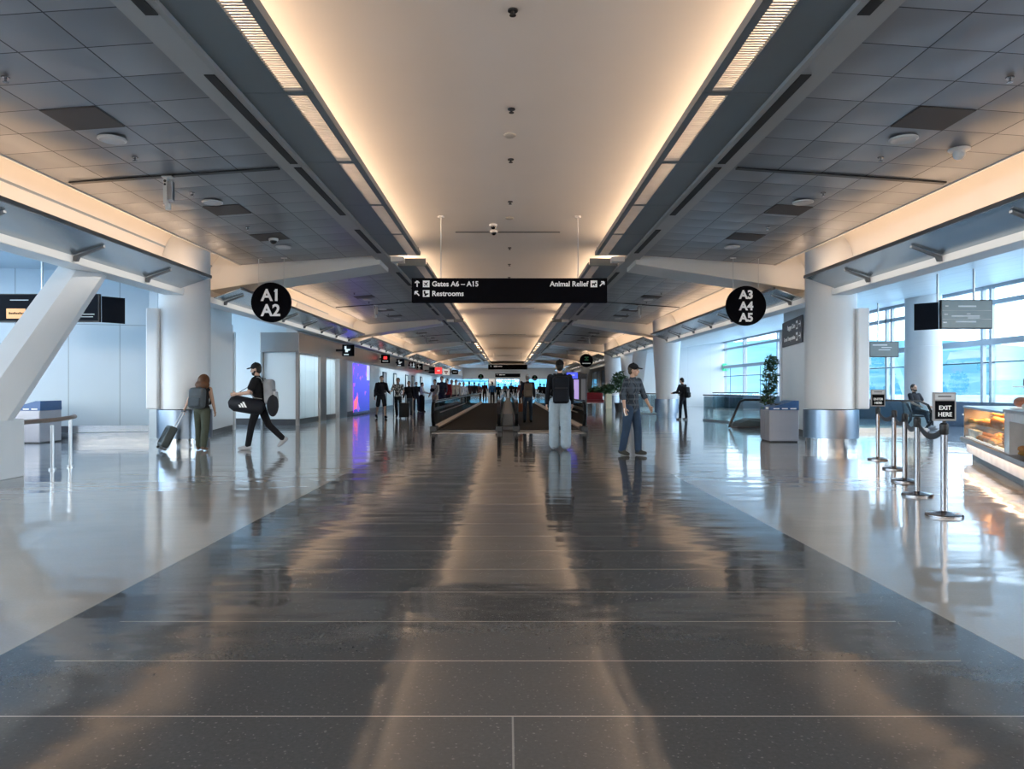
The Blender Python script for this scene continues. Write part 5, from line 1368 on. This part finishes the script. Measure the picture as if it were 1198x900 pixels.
# --- man at the railing
x, y = wx(799, 30.0), 30.0
I = person('dark dressed man with a shoulder backpack standing by the glass railing', x, y, 40, 1.70, dict(lean=4, L=(6, 4, 0), R=(-5, 3, 0), AL=(20, 8, 60, 10), AR=(20, 8, 60, 10), nod=14), top=(0.012, 0.013, 0.018), legs=(0.015, 0.018, 0.028), shoes=(0.25, 0.25, 0.26), fine=False, vox=0.012)
backpack(I, 'black backpack on the man by the glass railing', (0.01, 0.012, 0.015), None, (0.28, 0.17, 0.45), drop=0.08)
# --- capped man on the walkway
x, y = wx(617.5, 27.0), 27.0
I = person('man in a grey cap, dark shirt and jeans riding the walkway', x, y, 4, 1.74, dict(L=(3, 3, 0), R=(-3, 3, 0), AL=(2, 12, 10, 0), AR=(4, 10, 30, 0), yaw=-20), top=(0.012, 0.014, 0.024), legs=(0.035, 0.06, 0.10), shoes=(0.02, 0.02, 0.02), hair=(0.2, 0.19, 0.18), cap=(0.33, 0.34, 0.35), fine=False, vox=0.012)
I['root'].location.z = 0.035; I['W'] = Matrix.Translation((0, 0, 0.035)) @ I['W']
backpack(I, 'brown backpack on the man in the grey cap', (0.10, 0.075, 0.055), (0.13, 0.10, 0.075), (0.32, 0.22, 0.5), drop=0.02)
hd = wp(I, I['J']['AL']['hand'])
e = thing('carry_bag', 'reddish brown bag carried by the man in the grey cap', 'bag', (hd.x - 0.02, hd.y, hd.z - 0.02))
m = MB(); m.box(-0.10, 0.10, -0.17, 0.17, -0.42, -0.12); m.build('bag_body', cloth((0.22, 0.075, 0.04)), e, smooth=True, bevel=0.04)
m = MB(); m.tube([(0, -0.12, -0.13), (0, -0.07, 0.0), (0, 0.07, 0.0), (0, 0.12, -0.13)], 0.011, 8); m.build('bag_handle', cloth((0.14, 0.05, 0.03)), e)

# --- left group by the storefront
x, y = wx(446, 31.5), 31.5
I = person('man in a dark hoodie and shorts with a backpack walking beside the glowing advert', x, y, -155, 1.84, dict(lean=4, L=(22, 12, 8), R=(-18, 14, -18), AL=(10, 12, 60, 0), AR=(-12, 12, 20, 0), yaw=-8), top=(0.012, 0.011, 0.018), legs=(0.012, 0.012, 0.016), shoes=(0.01, 0.01, 0.01), hair=(0.03, 0.02, 0.014), shorts=True, fine=False, vox=0.012)
backpack(I, 'black backpack on the man in shorts', (0.012, 0.012, 0.016), None, (0.34, 0.24, 0.52))
x, y = wx(466, 31.8), 31.8
I = person('man in a patterned grey shirt and black trousers walking toward the viewer', x, y, 176, 1.72, dict(lean=3, L=(12, 10, 2), R=(-10, 12, -14), AL=(18, 14, 50, 0), AR=(22, 16, 70, 0)), legs=(0.01, 0.01, 0.012), shoes=(0.02, 0.02, 0.02), sleeve='short', topmat=pattern_mat(), skin='mid', fine=False, vox=0.012)
x, y = wx(478.5, 32.5), 32.5
I = person('woman in black with a dark suitcase beside the patterned shirt man', x, y, 178, 1.58, dict(lean=2, L=(8, 8, 2), R=(-8, 8, -10), AL=(4, 14, 20, 0), AR=(6, 12, 30, 0)), top=(0.012, 0.012, 0.016), legs=(0.06, 0.09, 0.12), shoes=(0.3, 0.3, 0.3), fem=True, skin='mid', fine=False, vox=0.012)
e = suitcase('black upright suitcase in front of the woman in black', wx(473, 31.2), 31.2, 180, 0, (0.012, 0.012, 0.014), h=0.62, w=0.42, d=0.26, handle=0.4)
x, y = wx(487, 41), 41
person('dark haired person in black standing against the storefront wall', x, y, 200, 1.62, dict(AL=(14, 8, 60, 10)), top=(0.012, 0.012, 0.014), legs=(0.02, 0.02, 0.025), fine=False)
x, y = wx(493.5, 40), 40
person('person in a white top and long black skirt at the storefront wall', x, y, -100, 1.58, dict(AL=(20, 6, 60, 0), AR=(22, 6, 60, 0), nod=16), top=(0.5, 0.5, 0.5), legs=(0.008, 0.008, 0.01), fem=True, loose=0.05, fine=False)

# --- queue beyond the left walkway and the far crowd
crowd = [
    (509, 36.0, 1.70, 150, (0.34, 0.35, 0.35), (0.34, 0.29, 0.22), 'mid', 'person in pale top and beige trousers with dark sling, first in far queue'),
    (517, 36.8, 1.86, 170, (0.02, 0.025, 0.045), (0.02, 0.025, 0.05), 'light', 'tall person in navy behind the pale topped queue leader'),
    (523, 38.0, 1.76, 160, (0.20, 0.012, 0.02), (0.02, 0.02, 0.03), 'light', 'person in a dark red jacket in the far queue'),
    (528.5, 39.5, 1.72, 190, (0.40, 0.33, 0.25), (0.03, 0.03, 0.03), 'light', 'person in a long tan coat in the far queue, behind the red jacket'),
    (533.5, 41.0, 1.74, 175, (0.42, 0.37, 0.30), (0.05, 0.04, 0.04), 'mid', 'person in a cream coat in the far queue, behind the tan coat'),
    (538, 43.5, 1.62, 160, (0.55, 0.55, 0.56), (0.02, 0.02, 0.03), 'light', 'shorter person in a white shirt in the far queue'),
    (542.5, 45.0, 1.66, 190, (0.50, 0.52, 0.55), (0.03, 0.03, 0.04), 'mid', 'person in a light grey shirt near the end of the far queue'),
    (549, 50.0, 1.72, 0, (0.03, 0.015, 0.018), (0.02, 0.02, 0.02), 'mid', 'person in dark maroon seen beyond the left walkway glass'),
    (555, 56.0, 1.75, 10, (0.02, 0.02, 0.025), (0.02, 0.02, 0.02), 'light', 'person in black seen past the maroon one beyond the walkway glass'),
    (560, 64.5, 1.72, 170, (0.24, 0.13, 0.12), (0.03, 0.02, 0.02), 'light', 'person in a dusty pink top at the far end of the left walkway'),
    (567, 66.0, 1.80, 180, (0.05, 0.012, 0.015), (0.02, 0.02, 0.02), 'light', 'tall person in very dark red next to the dusty pink top'),
    (576, 58.0, 1.70, 5, (0.03, 0.11, 0.27), (0.015, 0.015, 0.02), 'light', 'person in a bright blue shirt on the left walkway'),
    (583, 67.0, 1.68, 0, (0.012, 0.012, 0.012), (0.012, 0.012, 0.012), 'light', 'dark figure just past the left walkway exit, beside the blue shirt'),
    (591, 78.0, 1.74, 0, (0.14, 0.12, 0.11), (0.02, 0.02, 0.02), 'light', 'greyish brown figure centred before the bright end window'),
    (598, 74.0, 1.80, 0, (0.012, 0.012, 0.014), (0.012, 0.012, 0.012), 'light', 'black silhouette of a person before the bright end window'),
    (603, 88.0, 1.72, 180, (0.015, 0.015, 0.015), (0.02, 0.02, 0.02), 'light', 'smaller black silhouette far off by the right edge of the end window'),
    (610, 48.0, 1.70, 0, (0.16, 0.03, 0.03), (0.03, 0.02, 0.02), 'light', 'person in a dull red top ahead of the capped man on the walkway'),
    (632, 64.0, 1.68, 0, (0.014, 0.014, 0.016), (0.014, 0.014, 0.016), 'light', 'dark figure at the far end of the right walkway'),
    (636.5, 66.0, 1.66, 180, (0.014, 0.014, 0.02), (0.014, 0.014, 0.016), 'mid', 'second dark figure at the far end of the right walkway, closer to its rail'),
]
for i, (px, Y, h, fc, tp, lg, sk, lab) in enumerate(crowd):
    I = person(lab, wx(px, Y), Y, fc, h, dict(L=(random.uniform(2, 12), 5, 0), R=(random.uniform(-12, -2), 5, -4), AL=(random.uniform(-8, 14), 9, random.uniform(8, 60), 0), AR=(random.uniform(-8, 14), 9, random.uniform(8, 50), 0)), top=tp, legs=lg, skin=sk, fine=False, vox=0.018, hair=random.choice([(0.015, 0.01, 0.008), (0.04, 0.025, 0.015), (0.02, 0.015, 0.012)]))
    if 22 < Y < 62 and (-2.3 < wx(px, Y) < -0.2 or 0.2 < wx(px, Y) < 2.38): I['root'].location.z = 0.035
    if i == 0:
        c = wp(I, I['T'](0.05, 0.16, 0.3)); e = thing('sling_bag', 'dark sling bag across the chest of the first person in the far queue', 'bag', c, rz=D(fc))
        m = MB(); m.ell((0, 0, 0), (0.14, 0.05, 0.1)); m.build('bag_body', cloth((0.015, 0.015, 0.02)), e, smooth=True); m = MB(); m.ribbon([(-0.13, -0.02, 0.0), (-0.2, -0.03, 0.12), (-0.18, -0.1, 0.22)], 0.03, 0.008, (0, 1, 0)); m.build('bag_strap', cloth((0.015, 0.015, 0.02)), e)

# --- seated man by the escalator
x, y = wx(1071.5, 23.2), 23.2
ch = thing('waiting_chair', 'black chair under the seated man beside the escalator', 'chair', (x, y, 0), rz=D(-158))
m = MB(); m.box(-0.24, 0.24, -0.24, 0.22, 0.39, 0.44); m.build('seat', M['black'], ch, bevel=0.015)
m = MB(); m.prism([(-0.26, 0.44), (-0.22, 0.44), (-0.30, 0.9), (-0.34, 0.9)], 'x', -0.23, 0.23); m.build('backrest', M['black'], ch, bevel=0.01)
for a in (-1, 1):
    for b_ in (-1, 1):
        m = MB(); m.cyl((a * 0.21, b_ * 0.2, 0), (a * 0.21, b_ * 0.2, 0.4), 0.015, n=10); m.build('leg', M['steel'], ch)
I = person('seated man in a dark t-shirt beside the escalator', x, y, -158, 1.78, dict(lean=-6, L=(82, 78, 4), R=(84, 62, 14), AL=(24, 14, 40, 0), AR=(28, 12, 44, 0), yaw=-8), top=(0.02, 0.02, 0.025), legs=(0.012, 0.012, 0.015), shoes=(0.45, 0.45, 0.45), hair=(0.05, 0.04, 0.035), sleeve='short', fine=False, vox=0.012, beard=True)
# ================================================================ LIGHT
def area(name, loc, sx, sy, power, col, rot):
    l = bpy.data.lights.new(name, 'AREA'); l.shape = 'RECTANGLE'; l.size = sx; l.size_y = sy; l.energy = power; l.color = col
    o = bpy.data.objects.new(name, l); C.objects.link(o); o.location = loc; o.rotation_euler = rot
    return o
WARM = (1.0, 0.68, 0.44)
def aim(d):      # area lights shine along local -Z, long side along world Y
    d = Vector(d).normalized(); z = -d; yv = Vector((0, 1, 0)); xv = yv.cross(z).normalized()
    return Matrix((xv, yv, z)).transposed().to_euler()
for bi, (y0, y1) in enumerate(BAYS):
    L = y1 - y0; yc = (y0 + y1) / 2
    for s in (-1, 1):
        area('vault_cove_lamp', (s * 2.95, yc, 4.70), 0.06, L - 0.3, VAULT_W * L, WARM, aim((-s * 0.93, 0, 0.42)))
        area('side_cove_lamp', (s * 6.80, yc, 3.64), 0.08, L - 0.5, SIDE_W * L, WARM, aim((s * 0.45, 0, 0.9)))
for bi in range(5):
    a_, b_ = (1.0, 15.4) if bi == 0 else (17.5 + 16.7 * (bi - 1), 32.0 + 16.7 * (bi - 1))
    for s in (-1, 1): area('added_beam_fill', (s * 6.42, (a_ + b_) / 2, 3.60), 0.05, b_ - a_, 1.3 * (b_ - a_), (1.0, 0.93, 0.84), aim((s * 0.93, 0, -0.36))).data.spread = D(110)  # added fill under the shelves to lighten the long beam
# bakery case lamps
for i in range(3):
    o = area('case_lamp', bp(0.7 + i * 1.2, 0.42, 0.935), 1.0, 0.3, 40, (1.0, 0.50, 0.19), (0, 0, BR))
o = area('case_foot_lamp', bp(2.6, -0.03, 0.30), 5.0, 0.05, 11, (1.0, 0.66, 0.42), (0, 0, BR))
for x in (-4, 4): area('added_end_fill', (x, 110, 4.55), 4, 14, 220, (1.0, 0.95, 0.88), (0, 0, 0))  # added fill lights that lift the dim far end of the hall
for k in range(1, 6): area('added_wall_fill', (-6.75, 25.5 + 16.7 * (k - 1) + (6 if k > 1 else 3.5), 3.25), 0.08, 12 if k > 1 else 7, 95 if k > 1 else 60, (0.62, 0.86, 1.0), aim((-0.30, 0, -0.95))).data.spread = D(70)  # added fill lights that brighten the storefront wall, no fixtures there
# sky
w = bpy.data.worlds.new('sky'); bpy.context.scene.world = w; w.use_nodes = True
nt = w.node_tree; bg = nt.nodes['Background']
tc = nd(nt, 'ShaderNodeTexCoord'); s = nd(nt, 'ShaderNodeSeparateXYZ'); nt.links.new(tc.outputs['Generated'], s.inputs[0])
cr = nd(nt, 'ShaderNodeValToRGB'); nt.links.new(mth(nt, 'MULTIPLY_ADD', s.outputs[2], 0.5, 0.5), cr.inputs[0])
cr.color_ramp.elements[0].position = 0.45; cr.color_ramp.elements[0].color = (0.25, 0.45, 0.6, 1)
cr.color_ramp.elements[1].position = 0.5; cr.color_ramp.elements[1].color = (0.86, 0.945, 1.0, 1)
for p, c in ((0.58, (0.76, 0.89, 1.0, 1)), (0.75, (0.58, 0.76, 1.0, 1)), (1.0, (0.42, 0.62, 1.0, 1))):
    el = cr.color_ramp.elements.new(p); el.color = c
warm = mth(nt, 'MULTIPLY', mth(nt, 'MAXIMUM', mth(nt, 'MULTIPLY', s.outputs[1], -1.0), 0.0), 1.0)
warm.node.use_clamp = True
nt.links.new(mixc(nt, warm, cr.outputs[0], (1.25, 1.08, 0.9)), bg.inputs[0]); bg.inputs[1].default_value = SKY
# camera
cam = bpy.data.cameras.new('camera'); co = bpy.data.objects.new('camera', cam); C.objects.link(co)
co.location = (0, 0, H); co.rotation_euler = (PI / 2, 0, 0)
cam.sensor_width = 36; cam.lens = F / 1198 * 36
cam.shift_x = (599 - CX) / 1198; cam.shift_y = (CY - 450) / 1198
cam.clip_end = 6000; cam.clip_start = 0.05
bpy.context.scene.camera = co
sc = bpy.context.scene
sc.view_settings.view_transform = 'Standard'; sc.view_settings.look = LOOK; sc.view_settings.exposure = EXPO
sc.cycles.max_bounces = 8; sc.cycles.diffuse_bounces = 4; sc.cycles.glossy_bounces = 4; sc.cycles.transparent_max_bounces = 12
sc.cycles.sample_clamp_indirect = 6.0; sc.cycles.caustics_reflective = False
